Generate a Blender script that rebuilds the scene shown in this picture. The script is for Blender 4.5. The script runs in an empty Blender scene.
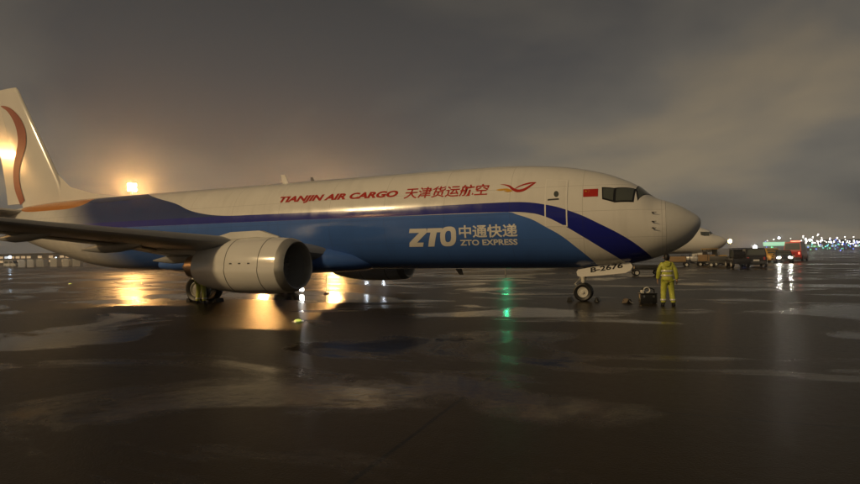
import bpy, bmesh, math, random
from mathutils import Vector, Matrix, Euler
random.seed(7)
R = math.radians
scene = bpy.context.scene
COL = scene.collection

# ------------------------------------------------------------------ camera
cam_d = bpy.data.cameras.new("Camera")
cam_d.sensor_width = 36.0
cam_d.lens = 36.0 * 559.0 / 860.0
cam_d.clip_start = 0.1
cam_d.clip_end = 6000
cam = bpy.data.objects.new("Camera", cam_d)
COL.objects.link(cam)
CAM = Vector((-1.42, -21.63, 1.886))
YAW, PITCH, ROLL = -0.387, 0.021, -0.019
fw = Vector((math.sin(YAW) * math.cos(PITCH), math.cos(YAW) * math.cos(PITCH), math.sin(PITCH)))
rt0 = Vector((math.cos(YAW), -math.sin(YAW), 0)); up0 = rt0.cross(fw)
rt = math.cos(ROLL) * rt0 + math.sin(ROLL) * up0
upv = -math.sin(ROLL) * rt0 + math.cos(ROLL) * up0
cam.matrix_world = Matrix(((rt.x, upv.x, -fw.x, CAM.x), (rt.y, upv.y, -fw.y, CAM.y), (rt.z, upv.z, -fw.z, CAM.z), (0, 0, 0, 1)))
scene.camera = cam

# ------------------------------------------------------------------ exposure
scene.view_settings.view_transform = 'Standard'
scene.view_settings.look = 'None'
scene.view_settings.exposure = 0.0
scene.view_settings.gamma = 1.0
scene.view_settings.use_curve_mapping = False
scene.cycles.use_denoising = True
scene.cycles.max_bounces = 8
scene.cycles.volume_bounces = 0
scene.cycles.sample_clamp_indirect = 4.0

# ------------------------------------------------------------------ sky (overcast night, lit from below by the city)
SUN_DIR = Vector((-0.47, -0.77, 0.43)).normalized()       # towards the light
world = bpy.data.worlds.new("World")
scene.world = world
world.use_nodes = True
wn, wl = world.node_tree.nodes, world.node_tree.links
wn.clear()
w_out = wn.new('ShaderNodeOutputWorld')
tc = wn.new('ShaderNodeTexCoord')
sep = wn.new('ShaderNodeSeparateXYZ'); wl.new(tc.outputs['Generated'], sep.inputs[0])
def wmath(op, a, b=None):
    n = wn.new('ShaderNodeMath'); n.operation = op
    for i, v in enumerate((a, b)):
        if v is None: continue
        if isinstance(v, (int, float)): n.inputs[i].default_value = v
        else: wl.new(v, n.inputs[i])
    return n.outputs[0]
zc = wmath('MAXIMUM', sep.outputs['Z'], 0.0)
den = wmath('ADD', zc, 0.22)
comb = wn.new('ShaderNodeCombineXYZ')
wl.new(wmath('DIVIDE', sep.outputs['X'], den), comb.inputs[0])
wl.new(wmath('DIVIDE', sep.outputs['Y'], den), comb.inputs[1])
mp = wn.new('ShaderNodeMapping'); wl.new(comb.outputs[0], mp.inputs[0])
mp.inputs['Location'].default_value = (4.4, 3.3, 0.0)
nz = wn.new('ShaderNodeTexNoise'); wl.new(mp.outputs[0], nz.inputs['Vector'])
nz.inputs['Scale'].default_value = 0.75; nz.inputs['Detail'].default_value = 7.0
nz.inputs['Roughness'].default_value = 0.50; nz.inputs['Distortion'].default_value = 0.3
cr = wn.new('ShaderNodeValToRGB'); wl.new(nz.outputs[0], cr.inputs[0])
cr.color_ramp.elements[0].position = 0.38; cr.color_ramp.elements[0].color = (0.078, 0.073, 0.067, 1)
cr.color_ramp.elements[1].position = 0.66; cr.color_ramp.elements[1].color = (0.220, 0.174, 0.112, 1)
e = cr.color_ramp.elements.new(0.52); e.color = (0.132, 0.117, 0.094, 1)
# city glow: the cloud base is a little brighter and warmer towards the horizon all the way round
glow = wn.new('ShaderNodeMapRange'); wl.new(zc, glow.inputs['Value'])
glow.inputs['From Min'].default_value = 0.0; glow.inputs['From Max'].default_value = 0.55
glow.inputs['To Min'].default_value = 1.30; glow.inputs['To Max'].default_value = 0.42
bg1 = wn.new('ShaderNodeBackground'); wl.new(cr.outputs[0], bg1.inputs['Color']); wl.new(glow.outputs[0], bg1.inputs['Strength'])
sky = wn.new('ShaderNodeTexSky'); sky.sky_type = 'NISHITA'; sky.sun_disc = False
sky.sun_elevation = math.asin(SUN_DIR.z); sky.sun_rotation = math.atan2(SUN_DIR.x, SUN_DIR.y)
bg2 = wn.new('ShaderNodeBackground'); wl.new(sky.outputs[0], bg2.inputs['Color']); bg2.inputs['Strength'].default_value = 0.002
add = wn.new('ShaderNodeAddShader'); wl.new(bg1.outputs[0], add.inputs[0]); wl.new(bg2.outputs[0], add.inputs[1])
wl.new(add.outputs[0], w_out.inputs['Surface'])

# ------------------------------------------------------------------ the one sun lamp (warm, low, from behind the camera's left)
sun_d = bpy.data.lights.new("Sun", 'SUN'); sun_d.energy = 1.45; sun_d.angle = R(5); sun_d.color = (1.0, 0.71, 0.36)
sun = bpy.data.objects.new("Sun", sun_d); COL.objects.link(sun)
sun.rotation_euler = (-SUN_DIR).to_track_quat('-Z', 'Y').to_euler()

# ------------------------------------------------------------------ helpers
def tag(o, label=None, cat=None, group=None, kind=None):
    if label: o["label"] = label
    if cat: o["category"] = cat
    if group: o["group"] = group
    if kind: o["kind"] = kind
    return o
def empty(name, loc=(0, 0, 0), rz=0.0):
    o = bpy.data.objects.new(name, None); o.empty_display_size = 0.2
    COL.objects.link(o); o.location = loc; o.rotation_euler = (0, 0, rz); return o
def copy_tree(o, parent=None):
    c = o.copy(); COL.objects.link(c); c.parent = parent
    for ch in list(o.children): copy_tree(ch, c)
    return c
def ray_at(u, v, depth):                                   # a world point `depth` metres ahead of the viewer, to lay things out
    return CAM + depth * (fw + rt * ((u - 430) / 559.0) + upv * ((242 - v) / 559.0))
def ground_at(u, depth):
    p = ray_at(u, 255, depth); return Vector((p.x, p.y, 0.0))

class MB:
    """collects shapes; build() links them as one mesh object"""
    def __init__(s): s.v = []; s.f = []; s.m = []
    def add(s, vs, fs, mi=0):
        b = len(s.v); s.v += [tuple(p) for p in vs]; s.f += [tuple(b + i for i in f) for f in fs]; s.m += [mi] * len(fs); return s
    def box(s, c, d, mi=0, rz=0.0, bev=0.0, rot=None):
        c = Vector(c); hx, hy, hz = d[0] / 2, d[1] / 2, d[2] / 2
        M = rot.to_matrix() if rot else Matrix.Rotation(rz, 3, 'Z')
        if bev <= 0:
            P = [Vector((x * hx, y * hy, z * hz)) for z in (-1, 1) for y in (-1, 1) for x in (-1, 1)]
            return s.add([c + M @ p for p in P], [(0, 2, 3, 1), (4, 5, 7, 6), (0, 1, 5, 4), (2, 6, 7, 3), (0, 4, 6, 2), (1, 3, 7, 5)], mi)
        bm = bmesh.new(); bmesh.ops.create_cube(bm, size=1.0)
        for q in bm.verts: q.co = Vector((q.co.x * d[0], q.co.y * d[1], q.co.z * d[2]))
        bmesh.ops.bevel(bm, geom=list(bm.edges), offset=bev, segments=2, profile=0.6, affect='EDGES')
        bm.verts.ensure_lookup_table(); bm.verts.index_update()
        s.add([c + M @ q.co for q in bm.verts], [[q.index for q in f.verts] for f in bm.faces], mi); bm.free(); return s
    def loft(s, rings, mi=0, caps=(True, True), closed=True):
        n = len(rings[0]); vs = [p for r in rings for p in r]; fs = []
        for i in range(len(rings) - 1):
            for j in range(n if closed else n - 1):
                k = (j + 1) % n
                fs.append((i * n + j, i * n + k, (i + 1) * n + k, (i + 1) * n + j))
        if caps[0]: fs.append(tuple(range(n - 1, -1, -1)))
        if caps[1]: fs.append(tuple((len(rings) - 1) * n + j for j in range(n)))
        return s.add(vs, fs, mi)
    def tube(s, pts, rad, n=10, mi=0):
        pts = [Vector(p) for p in pts]; rads = rad if isinstance(rad, (list, tuple)) else [rad] * len(pts); rings = []
        for i, p in enumerate(pts):
            d = (pts[min(i + 1, len(pts) - 1)] - pts[max(i - 1, 0)]).normalized()
            a = d.orthogonal().normalized() if abs(d.z) > 0.95 else d.cross(Vector((0, 0, 1))).normalized(); b = d.cross(a)
            rings.append([p + rads[i] * (math.cos(t) * a + math.sin(t) * b) for t in [2 * math.pi * k / n for k in range(n)]])
        return s.loft(rings, mi)
    def lathe(s, prof, c=(0, 0, 0), axis='X', n=32, mi=0, caps=(False, False), fy=None):
        """prof: (along, radius)"""
        c = Vector(c); rings = []
        for a, r in prof:
            ring = []
            for k in range(n):
                t = 2 * math.pi * k / n; p, q = r * math.cos(t), r * math.sin(t)
                v = {'X': Vector((a, p, q)), 'Y': Vector((p, a, q)), 'Z': Vector((p, q, a))}[axis]
                if fy: v = fy(v)
                ring.append(c + v)
            rings.append(ring)
        return s.loft(rings, mi, caps)
    def build(s, name, mats, parent=None, smooth=True, angle=35):
        me = bpy.data.meshes.new(name); me.from_pydata([tuple(p) for p in s.v], [], s.f)
        mats = mats if isinstance(mats, (list, tuple)) else [mats]
        for m in mats: me.materials.append(m)
        if len(mats) > 1:
            for p, i in zip(me.polygons, s.m): p.material_index = i
        bm = bmesh.new(); bm.from_mesh(me); bmesh.ops.recalc_face_normals(bm, faces=bm.faces); bm.to_mesh(me); bm.free()
        if smooth:
            for p in me.polygons: p.use_smooth = True
            me.set_sharp_from_angle(angle=R(angle))
        o = bpy.data.objects.new(name, me); COL.objects.link(o)
        if parent: o.parent = parent
        return o

# ------------------------------------------------------------------ materials
MATS = {}
def mat(name, col, rough=0.5, metal=0.0, noise=0.0, nscale=3.0, emit=None, estr=0.0, coat=0.0, ior=1.45, rnoise=0.0, trans=0.0):
    if name in MATS: return MATS[name]
    m = bpy.data.materials.new(name); m.use_nodes = True
    n, l = m.node_tree.nodes, m.node_tree.links; b = n['Principled BSDF']
    b.inputs['Base Color'].default_value = (*col, 1); b.inputs['Roughness'].default_value = rough
    b.inputs['Metallic'].default_value = metal; b.inputs['IOR'].default_value = ior
    b.inputs['Coat Weight'].default_value = coat; b.inputs['Coat Roughness'].default_value = 0.08
    b.inputs['Transmission Weight'].default_value = trans
    if emit:
        b.inputs['Emission Color'].default_value = (*emit, 1); b.inputs['Emission Strength'].default_value = estr
    if noise > 0 or rnoise > 0:
        t = n.new('ShaderNodeTexCoord'); z = n.new('ShaderNodeTexNoise'); l.new(t.outputs['Object'], z.inputs['Vector'])
        z.inputs['Scale'].default_value = nscale; z.inputs['Detail'].default_value = 5
        if noise > 0:
            x = n.new('ShaderNodeMix'); x.data_type = 'RGBA'; l.new(z.outputs[0], x.inputs['Factor'])
            x.inputs['A'].default_value = (*[c * (1 - noise) for c in col], 1); x.inputs['B'].default_value = (*[min(1, c * (1 + noise)) for c in col], 1)
            l.new(x.outputs['Result'], b.inputs['Base Color'])
        if rnoise > 0:
            q = n.new('ShaderNodeMapRange'); l.new(z.outputs[0], q.inputs['Value'])
            q.inputs['From Min'].default_value = 0.3; q.inputs['From Max'].default_value = 0.7
            q.inputs['To Min'].default_value = max(0.02, rough - rnoise); q.inputs['To Max'].default_value = rough + rnoise
            l.new(q.outputs[0], b.inputs['Roughness'])
    MATS[name] = m; return m

WHITE = (0.72, 0.71, 0.68); NAVY = (0.014, 0.020, 0.23); BLUE = (0.058, 0.145, 0.45)
m_white = mat('white_paint', WHITE, 0.17, noise=0.06, nscale=0.8, coat=0.3, rnoise=0.04)
m_grey = mat('grey_paint', (0.30, 0.31, 0.32), 0.30, noise=0.10, nscale=0.9, coat=0.2, rnoise=0.06)
m_lgrey = mat('light_grey_paint', (0.5, 0.5, 0.48), 0.35, noise=0.08)
m_red = mat('red_paint', (0.40, 0.022, 0.012), 0.35)
m_gold = mat('gold_paint', (0.62, 0.33, 0.03), 0.35)
m_wlet = mat('white_lettering_paint', (0.74, 0.73, 0.70), 0.35)
m_black = mat('black_paint', (0.012, 0.012, 0.013), 0.4)
m_dark = mat('dark_cavity', (0.01, 0.01, 0.011), 0.6)
m_rubber = mat('rubber', (0.012, 0.012, 0.012), 0.45, noise=0.3, nscale=8)
m_steel = mat('steel', (0.48, 0.48, 0.48), 0.28, metal=1.0, noise=0.1, nscale=5)
m_gearw = mat('gear_white', (0.55, 0.54, 0.50), 0.35, noise=0.12, nscale=6)
m_titan = mat('exhaust_metal', (0.36, 0.27, 0.20), 0.35, metal=0.8, noise=0.2, nscale=3)
m_glass = mat('window_glass', (0.075, 0.085, 0.075), 0.06, coat=0.5, ior=1.5)
m_frame = mat('dark_grey_frame', (0.035, 0.035, 0.035), 0.4)
m_pole = mat('galvanised_pole', (0.28, 0.28, 0.28), 0.5, metal=0.3, noise=0.15, nscale=4)
m_tar = mat('dark_vehicle_paint', (0.018, 0.018, 0.02), 0.25, coat=0.4)
m_carred = mat('red_vehicle_paint', (0.42, 0.02, 0.015), 0.28, coat=0.4, noise=0.08)
m_caryel = mat('yellow_vehicle_paint', (0.58, 0.34, 0.03), 0.3, coat=0.3, noise=0.08)
m_carwht = mat('white_vehicle_paint', (0.66, 0.66, 0.64), 0.3, coat=0.3, noise=0.06)
m_plate = mat('number_plate', (0.55, 0.55, 0.52), 0.4)
def lamp_mat(name, col, s): return mat(name, (0.8, 0.8, 0.8), 0.3, emit=col, estr=s)
SOD = (1.0, 0.50, 0.15)
m_flood = lamp_mat('sodium_floodlight_lens', SOD, 1700.0)
m_floodb = lamp_mat('sodium_floodlight_lens_hidden', SOD, 4500.0)
m_floodc = lamp_mat('sodium_floodlight_lens_left', SOD, 2200.0)
m_floodk = lamp_mat('sodium_floodlight_lens_near', SOD, 450.0)
m_head = lamp_mat('headlamp_lens', (1.0, 0.93, 0.80), 420.0)
m_tail = lamp_mat('tail_lamp_lens', (1.0, 0.05, 0.03), 6.0)

def livery():
    m = bpy.data.materials.new('fuselage_livery'); m.use_nodes = True
    n, l = m.node_tree.nodes, m.node_tree.links; b = n['Principled BSDF']
    t = n.new('ShaderNodeTexCoord'); sp = n.new('ShaderNodeSeparateXYZ'); l.new(t.outputs['Object'], sp.inputs[0])
    def mth(op, a, bb=None):
        q = n.new('ShaderNodeMath'); q.operation = op
        for i, v in enumerate((a, bb)):
            if v is None: continue
            if isinstance(v, (int, float)): q.inputs[i].default_value = v
            else: l.new(v, q.inputs[i])
        return q.outputs[0]
    s01 = mth('DIVIDE', mth('MULTIPLY', sp.outputs['X'], -1.0), 40.0); z01 = mth('DIVIDE', sp.outputs['Z'], 6.0)
    def edge(pts):                                          # paint edge height as a curve over the station
        c = n.new('ShaderNodeFloatCurve'); l.new(s01, c.inputs['Value']); cv = c.mapping.curves[0]
        P = [(a / 40.0, z / 6.0) for a, z in pts]
        cv.points[0].location = P[0]; cv.points[1].location = P[-1]
        for p in P[1:-1]: cv.points.new(*p)
        for p in cv.points: p.handle_type = 'AUTO_CLAMPED'
        c.mapping.update(); return c.outputs[0]
    up = edge([(0, 0), (1.0, .9), (1.62, 1.62), (2.3, 2.226), (3.24, 2.795), (4.22, 3.28), (5.08, 3.55), (5.97, 3.685), (7.1, 3.705), (12, 3.71), (18, 3.745), (19.4, 3.77), (20.9, 3.95), (22.9, 4.56), (24.06, 4.83), (26, 5.3), (28, 5.7), (40, 6.0)])
    lo = edge([(0, 0), (2.2, 1.2), (2.67, 1.573), (3.29, 2.008), (3.92, 2.44), (4.58, 2.86), (5.09, 3.12), (5.61, 3.27), (6.34, 3.338), (12, 3.39), (18, 3.43), (22, 3.45), (26, 3.47), (29, 3.48), (40, 3.5)])
    wh = edge([(0, 0), (3.2, 1.15), (3.67, 1.626), (4.13, 2.06), (4.6, 2.46), (5.1, 2.77), (5.62, 3.07), (6.15, 3.26), (6.36, 3.336), (7, 3.342), (12, 3.388), (18, 3.428), (22, 3.448), (26, 3.468), (29, 3.478), (40, 3.498)])
    og = edge([(0, 6), (29.2, 6), (29.4, 4.85), (31, 4.62), (33, 4.62), (35, 4.78), (36, 6.0), (40, 6.0)])
    nz = n.new('ShaderNodeTexNoise'); l.new(t.outputs['Object'], nz.inputs['Vector']); nz.inputs['Scale'].default_value = 0.7; nz.inputs['Detail'].default_value = 6
    def mix(f, A, B):
        x = n.new('ShaderNodeMix'); x.data_type = 'RGBA'; l.new(f, x.inputs['Factor'])
        for k, v in (('A', A), ('B', B)):
            if isinstance(v, tuple): x.inputs[k].default_value = (*v, 1)
            else: l.new(v, x.inputs[k])
        return x.outputs['Result']
    base = mix(nz.outputs[0], tuple(c * .92 for c in WHITE), tuple(c * 1.05 for c in WHITE))
    blue = mix(nz.outputs[0], tuple(c * .85 for c in BLUE), tuple(c * 1.15 for c in BLUE))
    c0 = mix(mth('LESS_THAN', z01, up), base, (0.022, 0.045, 0.15))
    c1 = mix(mth('LESS_THAN', z01, mth('MINIMUM', up, 3.765 / 6.0)), c0, NAVY)
    c2 = mix(mth('LESS_THAN', z01, lo), c1, base)
    c3 = mix(mth('LESS_THAN', z01, wh), c2, blue)
    aq = n.new('ShaderNodeMapRange'); aq.interpolation_type = 'SMOOTHSTEP'       # the blue fades softly to the white base towards the tail
    l.new(mth('SUBTRACT', mth('MULTIPLY', sp.outputs['X'], -1.0), mth('ADD', mth('MULTIPLY', sp.outputs['Z'], 1.15), 23.0)), aq.inputs['Value']); aq.inputs['From Min'].default_value = 0; aq.inputs['From Max'].default_value = 4.0
    aft = aq.outputs[0]
    c3 = mix(aft, c3, base)
    c4 = mix(mth('GREATER_THAN', z01, og), c3, (0.55, 0.22, 0.04))
    sfr = mth('ABSOLUTE', mth('SUBTRACT', mth('FRACT', mth('DIVIDE', sp.outputs['X'], 2.54)), .5)); j1 = mth('LESS_THAN', sfr, .0024)
    j2 = mth('LESS_THAN', mth('ABSOLUTE', mth('SUBTRACT', mth('FRACT', mth('DIVIDE', sp.outputs['Z'], .93)), .5)), .0055)
    jj = mth('MULTIPLY', mth('MAXIMUM', j1, j2), .40)
    gr = n.new('ShaderNodeTexNoise'); gm = n.new('ShaderNodeMapping'); l.new(t.outputs['Object'], gm.inputs[0]); gm.inputs['Scale'].default_value = (3.5, 1, .3); l.new(gm.outputs[0], gr.inputs['Vector']); gr.inputs['Scale'].default_value = 1.0; gr.inputs['Detail'].default_value = 8
    gq = n.new('ShaderNodeMapRange'); l.new(gr.outputs[0], gq.inputs['Value']); gq.inputs['From Min'].default_value = .5; gq.inputs['From Max'].default_value = .75; gq.inputs['To Max'].default_value = .09
    c5 = mix(mth('MAXIMUM', jj, gq.outputs[0]), c4, (0.05, 0.045, 0.04))
    l.new(c5, b.inputs['Base Color'])
    # rain streaks and skin-panel unevenness: roughness and a very shallow ripple only
    st = n.new('ShaderNodeTexNoise'); mp_ = n.new('ShaderNodeMapping'); l.new(t.outputs['Object'], mp_.inputs[0]); mp_.inputs['Scale'].default_value = (2.2, 1.0, 0.35)
    l.new(mp_.outputs[0], st.inputs['Vector']); st.inputs['Scale'].default_value = 1.4; st.inputs['Detail'].default_value = 7
    q = n.new('ShaderNodeMapRange'); l.new(st.outputs[0], q.inputs['Value']); q.inputs['From Min'].default_value = .3; q.inputs['From Max'].default_value = .7
    q.inputs['To Min'].default_value = .13; q.inputs['To Max'].default_value = .22; l.new(q.outputs[0], b.inputs['Roughness'])
    bp = n.new('ShaderNodeBump'); bp.inputs['Strength'].default_value = 0.03; bp.inputs['Distance'].default_value = 0.05
    l.new(st.outputs[0], bp.inputs['Height']); l.new(bp.outputs[0], b.inputs['Normal'])
    b.inputs['Coat Weight'].default_value = .12; b.inputs['Coat Roughness'].default_value = .08; b.inputs['Specular IOR Level'].default_value = .32
    MATS['livery'] = m; return m
m_livery = livery()

# ------------------------------------------------------------------ ground: wet apron
def wet_apron():
    m = bpy.data.materials.new('wet_apron'); m.use_nodes = True
    n, l = m.node_tree.nodes, m.node_tree.links; b = n['Principled BSDF']
    t = n.new('ShaderNodeTexCoord')
    def noise(scale, detail, rough=.5, sc=(1, 1, 1), loc=(0, 0, 0), dist=0.0):
        mp = n.new('ShaderNodeMapping'); l.new(t.outputs['Object'], mp.inputs[0]); mp.inputs['Scale'].default_value = sc; mp.inputs['Location'].default_value = loc
        z = n.new('ShaderNodeTexNoise'); l.new(mp.outputs[0], z.inputs['Vector']); z.inputs['Scale'].default_value = scale
        z.inputs['Detail'].default_value = detail; z.inputs['Roughness'].default_value = rough; z.inputs['Distortion'].default_value = dist; return z.outputs[0]
    def mr(v, a, b2, c, d):
        q = n.new('ShaderNodeMapRange'); l.new(v, q.inputs['Value'])
        for k, x in zip(('From Min', 'From Max', 'To Min', 'To Max'), (a, b2, c, d)): q.inputs[k].default_value = x
        return q.outputs[0]
    pud = mr(noise(0.19, 9, .60, (0.75, 1.3, 1), (5.3, 2.2, 0), .8), .505, .57, 0, 1)      # 1 = standing water
    stain = noise(0.35, 6, .6, (1, 1, 1), (8, 2, 0), .4)
    fine = noise(9.0, 6, .65)
    x = n.new('ShaderNodeMix'); x.data_type = 'RGBA'; l.new(stain, x.inputs['Factor'])
    x.inputs['A'].default_value = (0.016, 0.012, 0.007, 1); x.inputs['B'].default_value = (0.044, 0.033, 0.018, 1)
    y = n.new('ShaderNodeMix'); y.data_type = 'RGBA'; y.blend_type = 'MULTIPLY'; y.inputs['Factor'].default_value = .5
    l.new(x.outputs['Result'], y.inputs['A']); g = mr(fine, .3, .7, .55, 1.3); l.new(g, y.inputs['B']); l.new(y.outputs['Result'], b.inputs['Base Color'])
    rg = mr(pud, 0, 1, .34, .12)
    rr = n.new('ShaderNodeMath'); rr.operation = 'ADD'; l.new(rg, rr.inputs[0]); l.new(mr(fine, .3, .7, -.03, .05), rr.inputs[1]); l.new(rr.outputs[0], b.inputs['Roughness'])
    b.inputs['IOR'].default_value = 1.33
    l.new(mr(pud, 0, 1, .22, .28), b.inputs['Specular IOR Level'])
    sx = n.new('ShaderNodeSeparateXYZ'); l.new(t.outputs['Object'], sx.inputs[0])
    def mm(op, a, b_):
        q = n.new('ShaderNodeMath'); q.operation = op
        for i, v in enumerate((a, b_)):
            if isinstance(v, (int, float)): q.inputs[i].default_value = v
            else: l.new(v, q.inputs[i])
        return q.outputs[0]
    def joint(v, size, off):                            # sealed slab joints, 5 cm wide, wandering slightly
        fr = mm('FRACT', mm('ADD', mm('DIVIDE', mm('ADD', v, mm('MULTIPLY', stain, .10)), size), off), 0.0)
        return mm('LESS_THAN', mm('ABSOLUTE', mm('SUBTRACT', fr, .5), 0.0), .026 / size)
    jt = mm('MAXIMUM', joint(sx.outputs['X'], 6.0, .13), joint(sx.outputs['Y'], 5.0, .41))
    z2 = n.new('ShaderNodeMix'); z2.data_type = 'RGBA'; l.new(jt, z2.inputs['Factor']); l.new(y.outputs['Result'], z2.inputs['A']); z2.inputs['B'].default_value = (.010, .010, .010, 1)
    l.new(z2.outputs['Result'], b.inputs['Base Color'])
    rip = noise(3.0, 4, .55, (1, 1, 1)); grit = noise(38.0, 3, .6)
    h1 = n.new('ShaderNodeMath'); h1.operation = 'MULTIPLY'; l.new(mm('SUBTRACT', grit, mm('MULTIPLY', jt, 1.5)), h1.inputs[0]); l.new(mr(pud, 0, 1, .9, .05), h1.inputs[1])
    h2 = n.new('ShaderNodeMath'); h2.operation = 'ADD'; l.new(h1.outputs[0], h2.inputs[0]); l.new(rip, h2.inputs[1])
    bp = n.new('ShaderNodeBump'); bp.inputs['Strength'].default_value = .17; bp.inputs['Distance'].default_value = .03
    l.new(h2.outputs[0], bp.inputs['Height']); l.new(bp.outputs[0], b.inputs['Normal'])
    return m
mb = MB(); G = 2500.0
mb.add([(-G, -G, 0), (G, -G, 0), (G, G, 0), (-G, G, 0)], [(0, 1, 2, 3)])
tag(mb.build('apron_ground', wet_apron(), smooth=False), kind='structure')

# ------------------------------------------------------------------ the jet: fuselage surface as a function of station s (metres aft of the nose)
ST=[(0,2.80,2.80,0.0),(.03,2.93,2.66,.15),(.13,3.05,2.47,.34),(.35,3.21,2.18,.60),(.66,3.41,1.95,.85),(1.05,3.58,1.75,1.07),(1.47,3.75,1.60,1.26),
(1.97,4.17,1.46,1.43),(2.65,4.53,1.34,1.60),(3.35,4.79,1.28,1.71),(4.93,5.12,1.25,1.83),(7.2,5.28,1.26,1.88),(10,5.29,1.27,1.88),(15,5.29,1.27,1.88),(26,5.29,1.28,1.88),
(28.5,5.29,1.42,1.86),(30.5,5.285,1.74,1.79),(32.5,5.26,2.20,1.64),(34.5,5.18,2.74,1.38),(36.2,5.05,3.24,1.03),(37.3,4.92,3.62,.70),(38.0,4.72,3.95,.34)]
def _pch(xs,ys):
    n=len(xs);h=[xs[i+1]-xs[i] for i in range(n-1)];d=[(ys[i+1]-ys[i])/h[i] for i in range(n-1)]
    m=[d[0]]+[0 if d[i-1]*d[i]<=0 else 2*d[i-1]*d[i]/(d[i-1]+d[i]) for i in range(1,n-1)]+[d[-1]]
    def f(x):
        x=min(max(x,xs[0]),xs[-1]);i=0
        while i<n-2 and x>xs[i+1]: i+=1
        t=(x-xs[i])/h[i];a=(1+2*t)*(1-t)**2;b=t*(1-t)**2;c=t*t*(3-2*t);e=t*t*(t-1)
        return a*ys[i]+b*h[i]*m[i]+c*ys[i+1]+e*h[i]*m[i+1]
    return f
_xs=[a[0] for a in ST]
f_top,f_bot,f_w=[_pch(_xs,[a[k] for a in ST]) for k in (1,2,3)]
def sec(s):
    t,b,w=f_top(s),f_bot(s),f_w(s); zm=b+(t-b)*.5
    return t,b,w,zm
def fpt(s,a,off=0.0):          # a = angle from crown, + to starboard (-Y)
    t,b,w,zm=sec(s)
    ca,sa=math.cos(a),math.sin(a)
    h=(t-zm) if ca>=0 else (zm-b)
    return (-s,-(w+off)*sa,zm+(h+off)*ca)
def skin_y(x,z,off=0.0):
    t,b,w,zm=sec(-x); h=(t-zm)
    q=1-((z-zm)/h)**2
    return -(w*math.sqrt(max(q,0))+off)

def grid(mbx, corner, nu, nv, off, mi=0, side=1):
    """bilinear patch on the fuselage skin; corner = TL,TR,BR,BL as (s, degrees from crown)"""
    TL, TR, BR, BL = corner; vs = []
    for j in range(nv + 1):
        q = j / nv
        for i in range(nu + 1):
            p = i / nu
            s_ = (TL[0] * (1 - p) + TR[0] * p) * (1 - q) + (BL[0] * (1 - p) + BR[0] * p) * q
            a_ = (TL[1] * (1 - p) + TR[1] * p) * (1 - q) + (BL[1] * (1 - p) + BR[1] * p) * q
            vs.append(fpt(s_, side * R(a_), off))
    fs = [(j * (nu + 1) + i, j * (nu + 1) + i + 1, (j + 1) * (nu + 1) + i + 1, (j + 1) * (nu + 1) + i) for j in range(nv) for i in range(nu)]
    mbx.add(vs, fs, mi)

def finish_decal(bm, name, m, parent, off=0.008, dz=0.05, dx=0.4):
    """flat (x, z) print laid on the starboard skin"""
    zs = [v.co.z for v in bm.verts]; xs = [v.co.x for v in bm.verts]
    z = min(zs) + dz
    while z < max(zs):
        bmesh.ops.bisect_plane(bm, geom=bm.verts[:] + bm.edges[:] + bm.faces[:], plane_co=(0, 0, z), plane_no=(0, 0, 1)); z += dz
    x = min(xs) + dx
    while x < max(xs):
        bmesh.ops.bisect_plane(bm, geom=bm.verts[:] + bm.edges[:] + bm.faces[:], plane_co=(x, 0, 0), plane_no=(1, 0, 0)); x += dx
    for v in bm.verts: v.co.y = skin_y(v.co.x, v.co.z, off)
    bmesh.ops.recalc_face_normals(bm, faces=bm.faces)
    me = bpy.data.meshes.new(name); bm.to_mesh(me); bm.free(); me.materials.append(m)
    for p in me.polygons: p.use_smooth = True
    o = bpy.data.objects.new(name, me); COL.objects.link(o); o.parent = parent; return o

def text_bm(body, shear=0.0, bold=0.0):
    c = bpy.data.curves.new('lettering', 'FONT'); c.body = body; c.shear = shear; c.offset = bold; c.resolution_u = 3
    o = bpy.data.objects.new('lettering', c); COL.objects.link(o)
    dg = bpy.context.evaluated_depsgraph_get(); me = bpy.data.meshes.new_from_object(o.evaluated_get(dg))
    bm = bmesh.new(); bm.from_mesh(me); bpy.data.objects.remove(o); bpy.data.curves.remove(c); bpy.data.meshes.remove(me)
    return bm
def fit_box(bm, x0, x1, z0, z1, dzr=0.0):
    xs = [v.co.x for v in bm.verts]; ys = [v.co.y for v in bm.verts]; a, b, c, d = min(xs), max(xs), min(ys), max(ys)
    for v in bm.verts:
        p = (v.co.x - a) / (b - a); q = (v.co.y - c) / (d - c)
        v.co = Vector((x0 + (x1 - x0) * p, 0, z0 + (z1 - z0) * q + dzr * p))
def text_decal(body, name, m, parent, x0, x1, z0, z1, shear=0.0, bold=0.0, dzr=0.0):
    bm = text_bm(body, shear, bold); fit_box(bm, x0, x1, z0, z1, dzr); return finish_decal(bm, name, m, parent)
def poly_bm(polys):
    bm = bmesh.new()
    for P in polys:
        vs = [bm.verts.new((x, y, 0)) for x, y in P]; bm.faces.new(vs)
    bmesh.ops.triangulate(bm, faces=bm.faces[:]); return bm
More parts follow.
